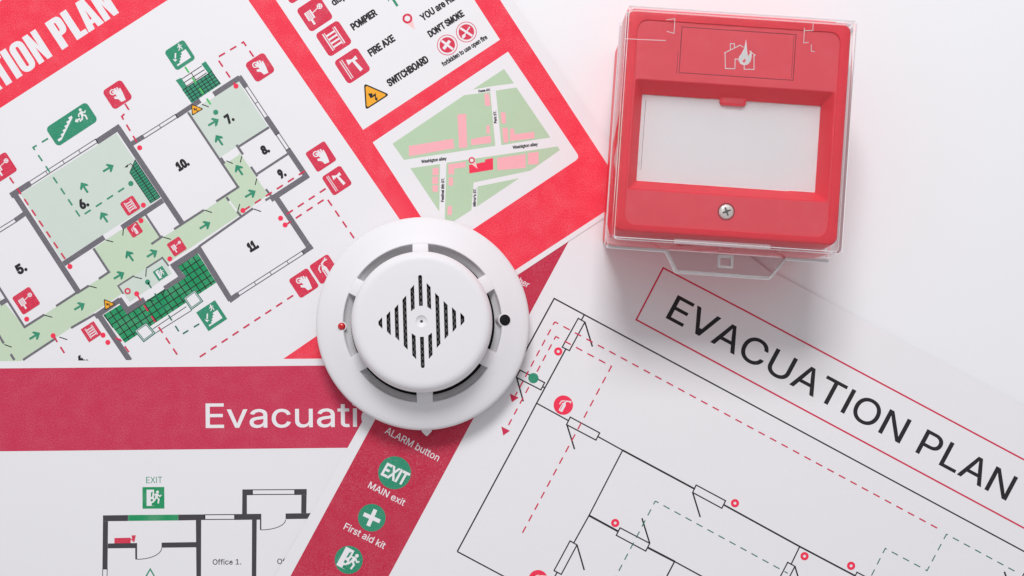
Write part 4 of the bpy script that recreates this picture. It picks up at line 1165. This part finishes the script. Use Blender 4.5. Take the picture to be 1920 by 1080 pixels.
led_bez = lathe('light_bezel', [(1.9, -.5), (2.1, .05), (1.68, .12), (1.64, -.4)], 'plastic', DET, 32)
seat(led_bez, -35.0, -.4, 12.9)
led = lathe('indicator_light', [(1.62, -.8), (1.62, .2), (1.48, .6), (1.05, .95), (.5, 1.15), (0, 1.2)], 'led', DET, 32, 60)
seat(led, -35.0, -.4, 12.9)
tst = lathe('test_hole', [(2.45, -2.0), (2.45, .03), (2.4, .06), (0, .06)], 'hole', DET, 36)
seat(tst, 35.7, .3, 13.15)
tst.rotation_euler = (0, math.radians(15), 0)
bos = lathe('hole_boss', [(3.1, -4.5), (2.9, -.3), (2.7, -.06), (2.4, 0), (2.2, 0)], 'plastic', DET, 40)
seat(bos, 35.7, .3, 13.15)
bos.rotation_euler = (0, math.radians(15), 0)
prism('locking_tab', [(-2.2, -45.5), (2.2, -45.5), (2.2, -47.4), (.3, -49.3), (-.4, -49.3), (-2.2, -47.4)], .4, 2.4, 'plastic', DET, .2)

# ------------------------------------------------------------------ manual call point
CP = thing('fire_alarm_call_point', 'red square fire alarm call point with a blank white window under a clear hinged cover', 'fire alarm',
           (0.0879, 0.0602, 0.0007), (0, 0, math.radians(-3.85)))
X, Yh = 45.1, 44.4
loops_mesh('back_box', [rloop(-44.6, 44.6, -43.9, 43.9, 2.5, .2), rloop(-44.9, 44.9, -44.2, 44.2, 2.8, .6), rloop(-44.7, 44.7, -44.0, 44.0, 2.8, 35.6)], 'case', CP, cap0=True, cap1=True)
face = loops_mesh('front_frame', [
    rloop(-X, X, -Yh, Yh, 3.2, 35.7), rloop(-X, X, -Yh, Yh, 3.2, 48.6), rloop(-X + .15, X - .15, -Yh + .15, Yh - .15, 3.1, 49.3), rloop(-X + .55, X - .55, -Yh + .55, Yh - .55, 2.9, 49.8),
    rloop(-X + 1.2, X - 1.2, -Yh + 1.2, Yh - 1.2, 2.6, 50.0), rloop(-40.95, 40.95, -41.6, 40.95, 4.2, 50.0), rloop(-40.8, 40.8, -41.45, 40.8, 4.1, 49.5)], 'case', CP, cap0=True)
# upper and lower panels with the recess between them
ring_o = rloop(-40.8, 40.8, -41.45, 40.8, 4.1, 49.5)
ring_i = rloop(-40.4, 40.4, -27.6, 17.2, .9, 49.5)
loops_mesh('front_panel', [ring_o, ring_i], 'panel', face, deg=30)
loops_mesh('window_recess', [ring_i, rloop(-40.1, 40.1, -27.2, 16.9, .9, 49.35), rloop(-39.7, 39.7, -26.8, 16.5, .8, 48.9), rloop(-36.6, 36.6, -23.1, 13.0, .6, 43.4),
                             rloop(-36.3, 36.5, -22.7, 12.7, .5, 43.0), rloop(-36.3, 36.5, -22.7, 12.7, .5, 42.0)], 'case', face, deg=40)
card = prism('window_card', [(-36.9, -23.3), (37.1, -23.3), (37.1, 13.2), (-36.9, 13.2)], 41.4, 42.2, 'card', CP)
flat('card_edge_line', rb([(-34.6, 10.6), (-34.6, -18)], .14), 42.23, 'grey', card)
pts = rrect(10.6, 3.4, 1.1, 5)
prism('release_latch', [(p[0] + .5, p[1] + 12.0) for p in pts], 42.3, 44.0, 'case', CP, .6)
prism('latch_rim', [(p[0] * .8 + .5, p[1] * .62 + 12.0) for p in pts], 43.95, 44.15, 'panel', CP, .08)
lab = flat('engraved_frame', rb([(-23.0, 39.0), (23.0, 39.0), (23.0, 20.6), (-23.0, 20.6)], .32, True) + rb([(-23.9, 20.0), (-23.9, 29)], .22) + rb([(22.2, 38.4), (22.2, 21.4)], .16), 49.53, 'groove', face)
# white pictogram of a burning house, printed on the upper panel
def hp(*p):
    return [(1.1 + q[0] * .0605, 28.8 - q[1] * .0605) for q in (rot2((a - 1018, b - 382), -3.85) for a, b in p)]


flat('burning_house_sign', rb(hp((983, 465), (920, 463), (918, 364), (914, 360), (1018, 308), (1040, 322)), .34) + rb(hp((1078, 346), (1118, 374), (1110, 378), (1110, 470), (1045, 468), (1045, 440)), .34) +
     rb(hp((983, 467), (985, 400), (1008, 402)), .34) + rb(hp((953, 336), (953, 298), (980, 298), (980, 322)), .34) +
     [hp((1057, 268), (1063, 318), (1065, 350), (1071, 382), (1080, 366), (1092, 342), (1096, 382), (1088, 415), (1070, 437), (1045, 443), (1020, 433), (1007, 410), (1010, 385), (1028, 362), (1045, 328))],
     49.55, 'print', face)
flat('flame_core', [hp((1047, 392), (1056, 410), (1046, 426), (1033, 418), (1035, 408), (1044, 408))], 49.58, 'panel', face)

# screw with a cross recess
scr = lathe('screw', [(2.95, -.6), (2.95, .12), (2.8, .32), (2.3, .55), (1.2, .68), (0, .7)], 'steel', face, 40, 40)
seat(scr, -.2, -33.9, 49.5)
flat('cross_recess', [[rot2(p, 24) for p in q] for q in ([(-1.75, -.34), (1.75, -.34), (1.75, .34), (-1.75, .34)], [(-.34, -1.75), (.34, -1.75), (.34, 1.75), (-.34, 1.75)], disc(0, 0, .75, 16))],
     .72, 'slot', scr)
lathe('screw_seat', [(3.5, 49.56), (2.9, 49.53)], 'groove', face, 40).location = V(-.2, -33.9, 0)

# clear hinged cover
def inset(d, z, r=3.0):
    return rloop(-46.5 + d, 46.6 - d, -49.0 + d, 45.4 - d, max(r - d, .6), z)


cover = loops_mesh('clear_cover', [inset(1.75, 52.6), inset(1.45, 52.2), inset(1.3, 33.6), inset(.0, 33.6), inset(.35, 52.8), inset(.5, 53.5), inset(.9, 53.9), inset(1.5, 54.0)],
                   'clear', CP, cap0=True, cap1=True, deg=50)


def bead(name, path, w, z0, z1, material, parent):
    q = ribbon(path, w)
    secs = [(q[0][0], q[0][3])] + [(a[1], a[2]) for a in q]
    return loops_mesh(name, [[(l[0], l[1], z0), (l[0], l[1], z1), (r[0], r[1], z1), (r[0], r[1], z0)] for l, r in secs], material, parent, cap0=True, cap1=True, deg=20)


tab = [(-21, -49.1), (-16.4, -57.5), (22.4, -57.7), (28.6, -49.1)]
tb = prism('pull_tab', tab, 33.7, 35.6, 'smoky', cover, .3)
bead('tab_rim', [(-46.2, -49.15), (-21.2, -49.3), (-16.5, -57.7), (22.5, -57.9), (28.8, -49.3), (46.2, -49.15)], 1.15, 33.2, 35.9, 'rim', cover)
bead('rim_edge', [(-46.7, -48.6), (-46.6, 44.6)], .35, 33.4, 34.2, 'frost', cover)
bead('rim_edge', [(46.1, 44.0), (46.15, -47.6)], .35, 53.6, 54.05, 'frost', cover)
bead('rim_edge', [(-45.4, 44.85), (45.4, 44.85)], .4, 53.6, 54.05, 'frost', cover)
loops_mesh('catch', [rloop(.1, 6.5, -55.1, -49.8, .4, z) for z in (35.5, 37.6)] + [rloop(1.1, 5.5, -54.2, -50.9, .3, z) for z in (37.6, 35.5)], 'rim', tb, closed=True)
bead('painted_reflection', [(-21, -47.6), (17.5, -47.5)], 1.7, 53.95, 54.10, 'reflection_haze', cover)  # pale strip imitating the reflection along the cover's lower edge


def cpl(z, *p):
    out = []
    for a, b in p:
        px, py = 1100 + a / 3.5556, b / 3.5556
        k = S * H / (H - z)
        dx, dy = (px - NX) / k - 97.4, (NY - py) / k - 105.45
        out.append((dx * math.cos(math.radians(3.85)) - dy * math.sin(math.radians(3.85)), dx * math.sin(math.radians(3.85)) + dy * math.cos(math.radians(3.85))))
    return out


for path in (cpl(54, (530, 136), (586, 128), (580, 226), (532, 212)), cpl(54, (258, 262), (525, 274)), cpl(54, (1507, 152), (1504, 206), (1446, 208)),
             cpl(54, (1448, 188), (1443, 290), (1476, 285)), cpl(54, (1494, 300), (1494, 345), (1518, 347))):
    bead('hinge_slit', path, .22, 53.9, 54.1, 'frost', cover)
